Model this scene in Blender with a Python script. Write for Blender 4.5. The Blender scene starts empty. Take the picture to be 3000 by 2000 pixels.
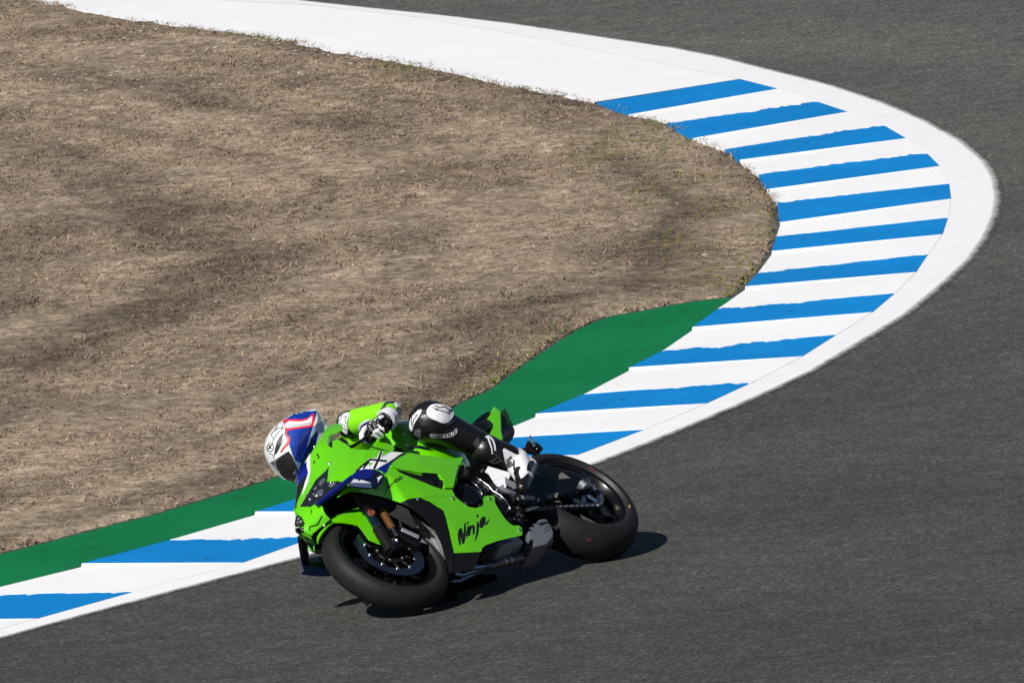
import bpy, bmesh, math, random
import numpy as np
from mathutils import Vector, Matrix, noise
from mathutils.bvhtree import BVHTree
from mathutils.geometry import delaunay_2d_cdt
random.seed(7); rng = np.random.default_rng(7)
sc = bpy.context.scene; COL = sc.collection
R = math.radians

# ------------------------------------------------------------------ camera
AL, RO, FPX, DIST = 0.126058771, 0.093370628, 46176.3774, 80.0   # elevation, roll, focal (px of the 3000 px photo), distance
fw = np.array([0, math.cos(AL), -math.sin(AL)]); CAM = -DIST * fw
r0 = np.array([1., 0, 0]); u0 = np.cross(r0, fw)
CR = math.cos(RO) * r0 - math.sin(RO) * u0; CU = math.sin(RO) * r0 + math.cos(RO) * u0
cd = bpy.data.cameras.new('camera'); cam = bpy.data.objects.new('camera', cd); COL.objects.link(cam)
cd.sensor_width = 36; cd.lens = FPX / 3000 * 36; cd.clip_end = 3000; cd.clip_start = 1
cam.matrix_world = Matrix(((CR[0], CU[0], -fw[0], CAM[0]), (CR[1], CU[1], -fw[1], CAM[1]), (CR[2], CU[2], -fw[2], CAM[2]), (0, 0, 0, 1)))
sc.camera = cam
# ------------------------------------------------------------------ sky, sun, exposure
SAZ, SEL = R(240), R(38)
w = bpy.data.worlds.new('World'); sc.world = w; w.use_nodes = True
nt = w.node_tree; sk = nt.nodes.new('ShaderNodeTexSky'); sk.sky_type = 'NISHITA'; sk.sun_disc = False
sk.sun_elevation = SEL; sk.sun_rotation = math.pi / 2 - SAZ
sk.altitude = 300; sk.dust_density = 0.2; sk.air_density = 0.6
nt.links.new(sk.outputs[0], nt.nodes['Background'].inputs[0]); nt.nodes['Background'].inputs[1].default_value = 0.05
sl = bpy.data.lights.new('sun', 'SUN'); sl.energy = 5.0; sl.angle = R(0.5); sl.color = (1, .965, .91)
sun = bpy.data.objects.new('sun', sl); COL.objects.link(sun)
SD = Vector((math.cos(SEL) * math.cos(SAZ), math.cos(SEL) * math.sin(SAZ), math.sin(SEL)))
sun.rotation_euler = SD.to_track_quat('Z', 'Y').to_euler(); sun.location = SD * 60
vs = sc.view_settings; vs.view_transform = 'Standard'; vs.look = 'None'; vs.exposure = 0.2; vs.gamma = 1; vs.use_curve_mapping = False

# ------------------------------------------------------------------ photo pixel -> direction (distance always from what the thing touches)
def rays(px):
    px = np.atleast_2d(np.asarray(px, float))
    d = fw + ((px[:, 0] - 1500) / FPX)[:, None] * CR - ((px[:, 1] - 1000) / FPX)[:, None] * CU
    return d / np.linalg.norm(d, axis=1)[:, None]
def gnd(px, z=0.0):
    d = rays(px); t = (z - CAM[2]) / d[:, 2]; return CAM + d * t[:, None]
def crop(ox, oy, s): return lambda pts: [(ox + x / s, oy + y / s) for x, y in pts]
Z1 = crop(760, 1160, 4.612); Z2 = crop(1160, 1160, 4.612); Z3 = crop(820, 1440, 4.3556); Z4 = crop(1260, 1280, 3.0153)
A_ = crop(920, 1480, 4.9); B_ = crop(1540, 1310, 4.48); C_ = crop(1180, 1280, 4.127); D_ = crop(840, 1360, 4.9)
E_ = crop(1480, 1160, 8.714); G_ = crop(980, 1170, 9.8); K_ = crop(1700, 200, 1.809); M_ = crop(1300, 800, 1.96); L_ = crop(0, 1000, 1.742)
S_ = crop(0, 0, 1.568)

# ------------------------------------------------------------------ materials
def new_mat(n):
    m = bpy.data.materials.new(n); m.use_nodes = True; return m, m.node_tree, m.node_tree.nodes['Principled BSDF']
def pm(n, col, rough=.5, metal=0., coat=0., vary=.06, scale=30., bump=0., bscale=200., spec=.5, coatr=.05):
    m, t, b = new_mat(n)
    b.inputs['Roughness'].default_value = rough; b.inputs['Metallic'].default_value = metal
    b.inputs['Coat Weight'].default_value = coat; b.inputs['Coat Roughness'].default_value = coatr
    b.inputs['Specular IOR Level'].default_value = spec
    tc = t.nodes.new('ShaderNodeTexCoord'); nz = t.nodes.new('ShaderNodeTexNoise'); nz.inputs['Scale'].default_value = scale; nz.inputs['Detail'].default_value = 5
    t.links.new(tc.outputs['Object'], nz.inputs['Vector'])
    mx = t.nodes.new('ShaderNodeMix'); mx.data_type = 'RGBA'
    mx.inputs[6].default_value = (*[c * (1 - vary) for c in col], 1); mx.inputs[7].default_value = (*[min(1, c * (1 + vary)) for c in col], 1)
    t.links.new(nz.outputs[0], mx.inputs[0]); t.links.new(mx.outputs[2], b.inputs['Base Color'])
    if bump:
        n2 = t.nodes.new('ShaderNodeTexNoise'); n2.inputs['Scale'].default_value = bscale; t.links.new(tc.outputs['Object'], n2.inputs['Vector'])
        bp = t.nodes.new('ShaderNodeBump'); bp.inputs['Strength'].default_value = bump; bp.inputs['Distance'].default_value = .01
        t.links.new(n2.outputs[0], bp.inputs['Height']); t.links.new(bp.outputs[0], b.inputs['Normal'])
    return m
GREEN = pm('lime_paint', (.115, .52, .001), .26, 0, 1.0, .02, coatr=.03)
BLACKP = pm('black_paint', (.003, .003, .004), .22, 0, .1, spec=.35)
BLACKM = pm('black_matt_plastic', (.005, .005, .0055), .5, 0, 0, .2, 60, spec=.25)
RUBBER = pm('tyre_rubber', (.0125, .0118, .012), .6, 0, 0, .3, 22, .12, 50, spec=.22)
SIDEW = pm('tyre_sidewall', (.012, .012, .0125), .5, 0, 0, .2, 40)
BLUE = pm('blue_paint', (.003, .009, .18), .3, 0, .6)
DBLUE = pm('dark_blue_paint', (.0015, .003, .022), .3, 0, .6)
WHITEP = pm('white_paint', (.72, .72, .76), .35, 0, .4)
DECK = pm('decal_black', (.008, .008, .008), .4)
STEEL = pm('steel', (.45, .46, .48), .28, 1., 0, .1)
DISCM = pm('brake_disc_steel', (.26, .29, .34), .3, 1., 0, .1)
ALU = pm('cast_aluminium', (.30, .31, .34), .45, .5, 0, .15, 40, .3, 90)
MUFF = pm('muffler_metal', (.14, .145, .165), .5, .3, 0, .2, 18, .1, 60)
BLUED = pm('blued_steel', (.22, .30, .44), .3, 1., 0, .5, 14)
BROWNED = pm('browned_steel', (.19, .155, .14), .35, .9, 0, .4, 14)
GREYM = pm('sunlit_patch_grey', (.17, .16, .155), .5, .2)  # pale grey that stands for sunlight in the swingarm patches
GOLD = pm('copper_anodised', (.36, .175, .06), .35, .8, 0, .1)
CHROME = pm('chrome', (.65, .66, .68), .12, 1.)
REFL = pm('amber_reflector', (.16, .045, .02), .15, 0, .8, .3, 90)
LENS = pm('lamp_lens', (.55, .55, .55), .06, .9)
HGLASS = pm('lamp_glass_dark', (.012, .013, .016), .08, 0, .6, spec=.6)
BLUEANO = pm('blue_anodised', (.03, .09, .16), .25, .9)
CHAINM = pm('chain_metal', (.22, .23, .25), .4, .9, 0, .5, 300)
SPROCK = pm('sprocket_anodised', (.10, .15, .22), .35, .9)
LBLACK = pm('black_leather', (.006, .0058, .0058), .38, 0, .1, .25, 30, .9, 15)
LGREEN = pm('green_leather', (.20, .66, .004), .5, 0, 0, .05, 20, .15, 60)
LWHITE = pm('white_leather', (.66, .66, .69), .5, 0, 0, .05, 20, .1, 80)
GREYL = pm('grey_stretch', (.07, .07, .075), .6, 0, 0, .2, 60)
LBLUE = pm('blue_leather', (.02, .025, .16), .5)
RED = pm('red_paint', (.75, .02, .03), .35, 0, .4)
HBLUE = pm('helmet_blue', (.006, .035, .26), .3, 0, .5, .9, 40)
SHELLW = pm('helmet_white', (.70, .70, .70), .35, 0, .4, .08, 25)
VISOR = pm('visor_dark', (.010, .009, .009), .06, 0, .9, spec=.8)
def glass_mat():
    m, t, b = new_mat('windscreen_tint'); t.nodes.remove(b)
    tr = t.nodes.new('ShaderNodeBsdfTransparent'); tr.inputs[0].default_value = (.62, .70, .80, 1)
    gl = t.nodes.new('ShaderNodeBsdfGlossy'); gl.inputs['Roughness'].default_value = .03
    lw = t.nodes.new('ShaderNodeLayerWeight'); lw.inputs[0].default_value = .5
    pw = t.nodes.new('ShaderNodeMath'); pw.operation = 'POWER'; pw.inputs[1].default_value = 4.; t.links.new(lw.outputs['Facing'], pw.inputs[0])
    ma = t.nodes.new('ShaderNodeMath'); ma.operation = 'MULTIPLY_ADD'; ma.inputs[1].default_value = .10; ma.inputs[2].default_value = .02; t.links.new(pw.outputs[0], ma.inputs[0])
    mx = t.nodes.new('ShaderNodeMixShader'); t.links.new(ma.outputs[0], mx.inputs[0]); t.links.new(tr.outputs[0], mx.inputs[1]); t.links.new(gl.outputs[0], mx.inputs[2])
    t.links.new(mx.outputs[0], t.nodes['Material Output'].inputs[0]); return m
GLASS = glass_mat()
def mesh_mat():
    m, t, b = new_mat('radiator_mesh'); b.inputs['Metallic'].default_value = .5; b.inputs['Roughness'].default_value = .5
    tc = t.nodes.new('ShaderNodeTexCoord'); vo = t.nodes.new('ShaderNodeTexVoronoi'); vo.inputs['Scale'].default_value = 110; vo.feature = 'DISTANCE_TO_EDGE'; vo.inputs['Randomness'].default_value = .15
    t.links.new(tc.outputs['Object'], vo.inputs[0]); cr = t.nodes.new('ShaderNodeValToRGB'); cr.color_ramp.elements[0].position = .0; cr.color_ramp.elements[0].color = (.34, .34, .35, 1); cr.color_ramp.elements[1].position = .22; cr.color_ramp.elements[1].color = (.04, .04, .04, 1)
    t.links.new(vo.outputs[0], cr.inputs[0]); t.links.new(cr.outputs[0], b.inputs['Base Color']); return m
RADM = mesh_mat()

# ---- ground materials (world space)
def tex(t, kind, scale, vec, **kw):
    n = t.nodes.new(kind); n.inputs['Scale'].default_value = scale
    for k, v in kw.items(): n.inputs[k].default_value = v
    t.links.new(vec, n.inputs['Vector']); return n
def ramp(t, fac, stops):
    r = t.nodes.new('ShaderNodeValToRGB'); e = r.color_ramp.elements
    while len(e) < len(stops): e.new(.5)
    for i, (p_, c_) in enumerate(stops): e[i].position = p_; e[i].color = (*c_, 1) if len(c_) == 3 else c_
    t.links.new(fac, r.inputs[0]); return r
def mixc(t, fac, a, b, mode='MIX'):
    m = t.nodes.new('ShaderNodeMix'); m.data_type = 'RGBA'; m.blend_type = mode
    for sock, v in ((0, fac), (6, a), (7, b)):
        if hasattr(v, 'links') or hasattr(v, 'is_linked'): t.links.new(v, m.inputs[sock])
        else: m.inputs[sock].default_value = v if sock == 0 else (*v, 1)
    return m.outputs[2]
def bump_to(t, b, h, s, d):
    bp = t.nodes.new('ShaderNodeBump'); bp.inputs['Strength'].default_value = s; bp.inputs['Distance'].default_value = d
    t.links.new(h, bp.inputs['Height']); t.links.new(bp.outputs[0], b.inputs['Normal'])
def asphalt_nodes(t, P):
    big = tex(t, 'ShaderNodeTexNoise', .45, P, Detail=4.)
    mid = tex(t, 'ShaderNodeTexNoise', 5., P, Detail=5.)
    agg = tex(t, 'ShaderNodeTexVoronoi', 64., P)
    fine = tex(t, 'ShaderNodeTexNoise', 160., P, Detail=3.)
    c = ramp(t, agg.outputs['Color'], [(0, (.036, .0357, .0345)), (.55, (.061, .0603, .058)), (.82, (.093, .092, .088)), (1, (.155, .153, .147))]).outputs[0]
    c = mixc(t, .6, c, ramp(t, fine.outputs[0], [(.25, (.5, .5, .5)), (.5, (1, 1, 1)), (.75, (1.6, 1.6, 1.55))]).outputs[0], 'MULTIPLY')
    c = mixc(t, .75, c, ramp(t, mid.outputs[0], [(.3, (.78, .78, .79)), (.7, (1.2, 1.19, 1.15))]).outputs[0], 'MULTIPLY')
    c = mixc(t, 1., c, ramp(t, big.outputs[0], [(.3, (.86, .87, .89)), (.7, (1.14, 1.12, 1.08))]).outputs[0], 'MULTIPLY')
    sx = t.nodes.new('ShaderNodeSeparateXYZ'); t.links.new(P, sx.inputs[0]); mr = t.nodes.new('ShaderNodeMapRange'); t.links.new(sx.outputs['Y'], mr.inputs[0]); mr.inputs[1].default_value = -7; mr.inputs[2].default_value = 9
    c = mixc(t, 1., c, ramp(t, mr.outputs[0], [(0, (.92, .92, .91)), (1, (1.5, 1.49, 1.44))]).outputs[0], 'MULTIPLY')  # lighter with distance: haze and grazing light put into the colour
    rx = t.nodes.new('ShaderNodeVectorMath'); rx.operation = 'SUBTRACT'; t.links.new(P, rx.inputs[0]); rx.inputs[1].default_value = (-9.5, 4.2, 0)
    ln = t.nodes.new('ShaderNodeVectorMath'); ln.operation = 'LENGTH'; t.links.new(rx.outputs[0], ln.inputs[0])
    cb = t.nodes.new('ShaderNodeCombineXYZ'); t.links.new(ln.outputs['Value'], cb.inputs[0])
    rb = tex(t, 'ShaderNodeTexNoise', .8, cb.outputs[0], Detail=5.)
    c = mixc(t, 1., c, ramp(t, rb.outputs[0], [(.35, (.88, .88, .885)), (.65, (1.08, 1.08, 1.07))]).outputs[0], 'MULTIPLY')
    return c, agg, fine
def asphalt():
    m, t, b = new_mat('asphalt'); g = t.nodes.new('ShaderNodeNewGeometry')
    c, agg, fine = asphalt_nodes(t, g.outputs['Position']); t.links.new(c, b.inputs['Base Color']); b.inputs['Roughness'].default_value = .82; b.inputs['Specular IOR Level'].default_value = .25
    bump_to(t, b, agg.outputs['Distance'], .55, .004); return m
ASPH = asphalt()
def road_paint(n, col, lo=.66, dark=.35, soft=.13):
    m, t, b = new_mat(n); g = t.nodes.new('ShaderNodeNewGeometry'); P = g.outputs['Position']
    a = tex(t, 'ShaderNodeTexNoise', 3., P, Detail=6.); s = tex(t, 'ShaderNodeTexNoise', 13., P, Detail=3.); f = tex(t, 'ShaderNodeTexVoronoi', 75., P)
    c = mixc(t, 1., col, ramp(t, a.outputs[0], [(.3, (1 - soft * .5,) * 3), (.7, (1 + soft * .35,) * 3)]).outputs[0], 'MULTIPLY')
    c = mixc(t, ramp(t, s.outputs[0], [(lo, (0, 0, 0)), (lo + .07, (.75, .75, .75))]).outputs[0], c, tuple(k * dark + .01 for k in col))
    h = tex(t, 'ShaderNodeTexNoise', .9, P, Detail=7., Roughness=.65); c = mixc(t, 1., c, ramp(t, h.outputs[0], [(.35, (1 - soft,) * 3), (.6, (1 + soft * .3,) * 3)]).outputs[0], 'MULTIPLY')
    t.links.new(c, b.inputs['Base Color']); b.inputs['Roughness'].default_value = .7; b.inputs['Specular IOR Level'].default_value = .12
    bump_to(t, b, f.outputs['Distance'], .25, .003); return m
KWHITE = road_paint('kerb_white_paint', (.83, .83, .84), .71, .65, .04); KBLUE = road_paint('kerb_blue_paint', (.003, .215, .575)); KGREEN = road_paint('strip_green_paint', (.003, .165, .052), .63, .25)
def edge_line():
    m, t, b = new_mat('edge_line_paint'); g = t.nodes.new('ShaderNodeNewGeometry'); P = g.outputs['Position']
    c, agg, fine = asphalt_nodes(t, P)
    at = t.nodes.new('ShaderNodeAttribute'); at.attribute_name = 'wear'
    n1 = tex(t, 'ShaderNodeTexNoise', 60., P, Detail=5.); n0 = tex(t, 'ShaderNodeTexNoise', 7., P, Detail=5.)
    ad = t.nodes.new('ShaderNodeMath'); ad.operation = 'ADD'; t.links.new(n1.outputs[0], ad.inputs[0]); t.links.new(n0.outputs[0], ad.inputs[1])
    a2 = t.nodes.new('ShaderNodeMath'); a2.operation = 'MULTIPLY_ADD'; t.links.new(at.outputs['Fac'], a2.inputs[0]); a2.inputs[1].default_value = 1.7; hf = t.nodes.new('ShaderNodeMath'); hf.operation = 'MULTIPLY'; hf.inputs[1].default_value = .5; t.links.new(ad.outputs[0], hf.inputs[0]); t.links.new(hf.outputs[0], a2.inputs[2])
    k = ramp(t, a2.outputs[0], [(.0, (0, 0, 0)), (1., (0, 0, 0))]); k.color_ramp.elements[0].position = .0
    mr = t.nodes.new('ShaderNodeMapRange'); t.links.new(a2.outputs[0], mr.inputs[0]); mr.inputs[1].default_value = 1.45; mr.inputs[2].default_value = 2.15
    wc = mixc(t, 1., (.82, .82, .83), ramp(t, n0.outputs[0], [(.3, (.96, .96, .96)), (.7, (1.03, 1.03, 1.03))]).outputs[0], 'MULTIPLY')
    t.links.new(mixc(t, mr.outputs[0], wc, c), b.inputs['Base Color']); b.inputs['Roughness'].default_value = .65; b.inputs['Specular IOR Level'].default_value = .15
    bump_to(t, b, agg.outputs['Distance'], .2, .003); return m
KLINE = edge_line()
def soil():
    m, t, b = new_mat('dry_soil'); g = t.nodes.new('ShaderNodeNewGeometry'); P = g.outputs['Position']
    a = tex(t, 'ShaderNodeTexNoise', 1.1, P, Detail=6., Roughness=.6); s = tex(t, 'ShaderNodeTexNoise', 14., P, Detail=6., Roughness=.65); v = tex(t, 'ShaderNodeTexVoronoi', 55., P)
    c = ramp(t, s.outputs[0], [(.3, (.115, .086, .064)), (.5, (.255, .197, .145)), (.7, (.405, .322, .242))]).outputs[0]
    c = mixc(t, .8, c, ramp(t, a.outputs[0], [(.36, (.75, .74, .73)), (.52, (1, 1, 1)), (.66, (1.12, 1.1, 1.08))]).outputs[0], 'MULTIPLY')
    c = mixc(t, .5, c, ramp(t, v.outputs['Color'], [(0, (.6, .6, .6)), (.7, (1.1, 1.1, 1.1)), (1, (1.7, 1.7, 1.7))]).outputs[0], 'MULTIPLY')
    at = t.nodes.new('ShaderNodeAttribute'); at.attribute_name = 'band'; c = mixc(t, 1., c, at.outputs['Color'], 'MULTIPLY')
    t.links.new(c, b.inputs['Base Color']); b.inputs['Roughness'].default_value = .95; b.inputs['Specular IOR Level'].default_value = .1
    bump_to(t, b, s.outputs[0], .8, .03); return m
SOIL = soil()
def straw():
    m, t, b = new_mat('dry_grass'); at = t.nodes.new('ShaderNodeAttribute'); at.attribute_name = 'tint'
    t.links.new(at.outputs['Color'], b.inputs['Base Color']); b.inputs['Roughness'].default_value = .8; b.inputs['Specular IOR Level'].default_value = .15; return m
STRAW = straw()

# ------------------------------------------------------------------ mesh helpers
OFF = {}
def link(o, parent=None):
    COL.objects.link(o)
    if parent is not None: o.parent = parent
    return o
def mk(name, verts, faces, mat, parent=None, smooth=True, midx=None, flat_from=None):
    me = bpy.data.meshes.new(name); v = np.asarray(verts, float)
    if parent is not None and parent.name in OFF: v = v - OFF[parent.name]
    me.from_pydata(v.tolist(), [], faces)
    for m in (mat if isinstance(mat, (list, tuple)) else [mat]): me.materials.append(m)
    n = len(me.polygons)
    if smooth:
        f = np.ones(n, bool)
        if flat_from is not None: f[flat_from:] = False
        me.polygons.foreach_set('use_smooth', f)
    if midx is not None: me.polygons.foreach_set('material_index', np.asarray(midx, np.int32))
    me.update(); o = bpy.data.objects.new(name, me); link(o, parent)
    if parent is not None and parent.name in OFF: OFF[o.name] = OFF[parent.name]
    return o
def tag(o, label=None, cat=None, group=None, kind=None):
    for k, v in (('label', label), ('category', cat), ('group', group), ('kind', kind)):
        if v: o[k] = v
    return o
def dense(poly, sp):
    out = []
    for i in range(len(poly)):
        a = np.array(poly[i], float); b = np.array(poly[(i + 1) % len(poly)], float); n = max(1, int(np.linalg.norm(b - a) / sp))
        for k in range(n): out.append(a + (b - a) * k / n)
    return np.array(out)
def inpoly(P, poly):
    x, y = P[:, 0], P[:, 1]; c = np.zeros(len(P), bool); q = np.asarray(poly); n = len(q); j = n - 1
    for i in range(n):
        xi, yi = q[i]; xj, yj = q[j]
        if yi != yj:
            c ^= ((yi > y) != (yj > y)) & (x < (xj - xi) * (y - yi) / (yj - yi) + xi)
        j = i
    return c
def round_poly(poly, k=2):
    p = np.array(poly, float)
    for _ in range(k):
        q = np.roll(p, -1, 0); p = np.stack([p * .75 + q * .25, p * .25 + q * .75], 1).reshape(-1, 2)
    return p
def cdt(poly, sp):
    b = dense(poly, sp); lo, hi = b.min(0), b.max(0)
    gx, gy = np.meshgrid(np.arange(lo[0] + sp * .5, hi[0], sp), np.arange(lo[1] + sp * .5, hi[1], sp * .87)); gx[1::2] += sp * .5
    g = np.stack([gx.ravel(), gy.ravel()], 1)
    if len(g):
        g = g[inpoly(g, b)]
        if len(g): g = g[(np.linalg.norm(g[:, None] - b[None], axis=2).min(1) > sp * .45)]
    allp = np.concatenate([b, g]) if len(g) else b
    n = len(b)
    r = delaunay_2d_cdt([Vector(q) for q in allp.tolist()], [(i, (i + 1) % n) for i in range(n)], [], 1, 1e-5)
    V = np.array([tuple(q) for q in r[0]]); F = [tuple(f) for f in r[2]]
    return V, F
def shell(V, N, F, thick):
    """closed sheet: front layer V, back layer V - N*thick and a rim"""
    n = len(V); back = V - N * thick
    cnt = {}
    for f in F:
        for i in range(len(f)):
            e = (f[i], f[(i + 1) % len(f)]); cnt[e] = cnt.get(e, 0) + 1
    bd = [e for e in cnt if (e[1], e[0]) not in cnt]
    verts = [*V, *back]; faces = [tuple(f) for f in F] + [tuple(i + n for i in reversed(f)) for f in F]; k = len(faces)
    for a, b in bd:
        q = len(verts); verts += [V[a], V[b], back[b], back[a]]; faces.append((q + 3, q + 2, q + 1, q))
    return np.array(verts), faces, k

# ------------------------------------------------------------------ bike frame: x forward, y left, z up; leaned 52 degrees to its right
YAW, LEAN, STEER = 4.06179036, 0.90700857, -0.08427507
BO = np.array([0.40518462, -8.23664393, 0.04269069])
bf = np.array([math.cos(YAW), math.sin(YAW), 0]); l0 = np.array([-math.sin(YAW), math.cos(YAW), 0])
bu = math.cos(LEAN) * np.array([0, 0, 1.]) - math.sin(LEAN) * l0; bl = math.cos(LEAN) * l0 + math.sin(LEAN) * np.array([0, 0, 1.])
BR = np.stack([bf, bl, bu]); OB = BR @ (CAM - BO)
BM = Matrix(((bf[0], bl[0], bu[0], BO[0]), (bf[1], bl[1], bu[1], BO[1]), (bf[2], bl[2], bu[2], BO[2]), (0, 0, 0, 1)))
def brays(px): return rays(px) @ BR.T
def atY(px, y):
    D = brays(px); t = (y - OB[1]) / D[:, 1]; return OB + D * t[:, None]
def atX(px, x):
    D = brays(px); t = (x - OB[0]) / D[:, 0]; return OB + D * t[:, None]
def pt(px, y): return atY([px], y)[0]
RIGHT_B, UP_B, TO_B = BR @ CR, BR @ CU, BR @ (-fw)
def lut(xs, ys, sig):
    g = np.linspace(xs[0] - .3, xs[-1] + .3, 3000); v = np.interp(g, xs, ys); s = sig / (g[1] - g[0]); k = np.exp(-.5 * (np.arange(-int(3 * s), int(3 * s) + 1) / s) ** 2); k /= k.sum()
    v = np.convolve(np.pad(v, len(k) // 2, 'edge'), k, 'valid'); return lambda x: np.interp(x, g, v)
Wz = lut([0, .1, .2, .3, .45, .55, .65, .75, .85, .95, 1.05, 1.12, 1.18, 1.24], [.10, .13, .155, .185, .225, .245, .25, .243, .225, .19, .145, .10, .05, .02], .022)
Xf = lut([.3, .5, .55, .60, .65, .70, .74, .775, .83, .89, .93, 1.0, 1.05, 1.11, 1.15, 1.2], [1.55, 1.63, 1.70, 1.727, 1.703, 1.66, 1.617, 1.573, 1.50, 1.425, 1.385, 1.32, 1.265, 1.17, 1.085, .98], .012)
HsV = lut([-.05, 0, .02, .05, .09, .13, .17, .25, .35, .45, .7, 1.0, 1.4], [0, 0, .11, .23, .38, .54, .68, .84, .95, 1., 1., .92, .84], .006)
HsR = lut([-.05, 0, .01, .02, .05, .1, .2, .3, .42, .7, 1.0, 1.4], [0, 0, .17, .27, .44, .62, .83, .94, 1., 1., .92, .84], .006)
def Hs(s, z):
    k = np.clip((np.asarray(z) - .74) / .26, 0, 1); k = k * k * (3 - 2 * k); return HsV(s) * (1 - k) + HsR(s) * k
def tuck(x, z):
    k = np.clip((np.asarray(x) - 1.27) / .13, 0, 1); q = np.clip((.66 - np.asarray(z)) / .12, 0, 1.2); return 1 - .34 * k * q ** 1.6
def fair(P):
    return np.abs(P[:, 1]) - Wz(P[:, 2]) * Hs(Xf(P[:, 2]) - P[:, 0], P[:, 2]) * tuck(P[:, 0], P[:, 2])
def march(px, F, y0=.75, y1=-.5, n=260):
    D = brays(px); t0 = (y0 - OB[1]) / D[:, 1]; t1 = (y1 - OB[1]) / D[:, 1]
    N = len(D); best = np.full(N, 1e9); tb = t0.copy(); hit = np.zeros(N, bool); lo = t0.copy(); hi = t0.copy(); prev = t0.copy()
    for k in range(n):
        t = t0 + (t1 - t0) * k / (n - 1); f = F(OB + D * t[:, None])
        new = (~hit) & (f < 0); lo[new] = prev[new]; hi[new] = t[new]; hit |= new
        bt = (~hit) & (f < best); best[bt] = f[bt]; tb[bt] = t[bt]; prev = t
    for _ in range(24):
        mid = (lo + hi) / 2; f = F(OB + D * mid[:, None]); neg = f < 0
        hi = np.where(neg, mid, hi); lo = np.where(neg, lo, mid)
    return OB + D * np.where(hit, hi, tb)[:, None]
def grad(F, P, e=.004):
    g = np.stack([F(P + np.eye(3)[i] * e) - F(P - np.eye(3)[i] * e) for i in range(3)], 1); return g / (np.linalg.norm(g, axis=1)[:, None] + 1e-9)
def panel(name, px, mat, parent, F=fair, off=0., thick=.004, sp=7., mirror=False, rnd=0, rim=0):
    poly = round_poly(px, rnd) if rnd else px
    V, T = cdt(poly, sp); P = march(V, F)
    if mirror: P[:, 1] = np.maximum(P[:, 1], .002)
    N = grad(F, P); P = P + N * off
    # orient outward
    T2 = []
    for f in T:
        a, b, c = P[f[0]], P[f[1]], P[f[2]]
        T2.append(f if np.dot(np.cross(b - a, c - a), N[f[0]]) > 0 else f[::-1])
    out = []
    for s in ((1, -1) if mirror else (1,)):
        Q = P * np.array([1, s, 1]); NN = N * np.array([1, s, 1]); TT = T2 if s > 0 else [f[::-1] for f in T2]
        v, f, k = shell(Q, NN, TT, thick); out.append(mk(name, v, f, [mat, BLACKM], parent, True, [0] * len(TT) + [1] * len(TT) + [rim] * (len(f) - k), k))
    return out if mirror else out[0]
def stroke(pts, wds):
    """closed pixel polygon of a brush stroke"""
    p = np.array(pts, float); w_ = np.broadcast_to(np.asarray(wds, float), (len(p),)); d = np.gradient(p, axis=0); n = np.stack([-d[:, 1], d[:, 0]], 1); n /= np.linalg.norm(n, axis=1)[:, None] + 1e-9
    return [tuple(q) for q in np.concatenate([p + n * w_[:, None] / 2, (p - n * w_[:, None] / 2)[::-1]])]
def prism(name, P, nrm, thick, mat, parent, bevel=.004, mirror=False):
    """planar outline P (3D) pushed back along -nrm by thick, edges bevelled"""
    out = []
    for s in ((1, -1) if mirror else (1,)):
        bm = bmesh.new(); m_ = np.array([1, s, 1]); Q = np.asarray(P) * m_; n = np.asarray(nrm) * m_
        if parent is not None and parent.name in OFF: Q = Q - OFF[parent.name]
        vs_ = [bm.verts.new(q) for q in Q]; f = bm.faces.new(vs_); f.normal_update()
        if f.normal.dot(Vector(n)) < 0: f.normal_flip()
        r = bmesh.ops.extrude_face_region(bm, geom=[f]); vv = [e for e in r['geom'] if isinstance(e, bmesh.types.BMVert)]
        for v in vv: v.co -= Vector(n) * thick
        bmesh.ops.recalc_face_normals(bm, faces=bm.faces)
        if bevel: 
            ed = [e for e in bm.edges if not e.is_boundary and e.calc_face_angle(0) > .5]
            bmesh.ops.bevel(bm, geom=ed, offset=bevel, segments=2, affect='EDGES', profile=.6, clamp_overlap=True)
        me = bpy.data.meshes.new(name); bm.to_mesh(me); bm.free(); me.materials.append(mat)
        o = link(bpy.data.objects.new(name, me), parent)
        if parent is not None and parent.name in OFF: OFF[o.name] = OFF[parent.name]
        out.append(o)
    return out if mirror else out[0]
def slab(name, px, y, thick, mat, parent, bevel=.004, mirror=False): return prism(name, atY(px, y), (0, 1, 0), thick, mat, parent, bevel, mirror)
def frame_of(d):
    d = np.asarray(d, float); d = d / (np.linalg.norm(d) + 1e-9); a = np.array([0, 0, 1.]) if abs(d[2]) < .9 else np.array([1., 0, 0])
    x = np.cross(a, d); x /= np.linalg.norm(x); return x, np.cross(d, x), d
def tube_geo(pts, rad, n=10, caps=True, base=0, flat=1.):
    pts = np.asarray(pts, float); rad = np.broadcast_to(np.asarray(rad, float), (len(pts),)); V = []; F = []
    d = np.gradient(pts, axis=0); x, y, _ = frame_of(d[0])
    for i, p in enumerate(pts):
        t = d[i] / (np.linalg.norm(d[i]) + 1e-9); x = x - t * (x @ t); x /= np.linalg.norm(x); y = np.cross(t, x)
        for k in range(n):
            a = 2 * math.pi * k / n; V.append(p + rad[i] * (math.cos(a) * x + flat * math.sin(a) * y))
    for i in range(len(pts) - 1):
        for k in range(n): F.append((base + i * n + k, base + i * n + (k + 1) % n, base + (i + 1) * n + (k + 1) % n, base + (i + 1) * n + k))
    if caps: F += [tuple(base + k for k in reversed(range(n))), tuple(base + (len(pts) - 1) * n + k for k in range(n))]
    return V, F
def tube(name, pts, rad, mat, parent, n=12, flat=1.):
    V, F = tube_geo(pts, rad, n, True, 0, flat); o = mk(name, V, F, mat, parent, True, None, len(F) - 2); return o
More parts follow.
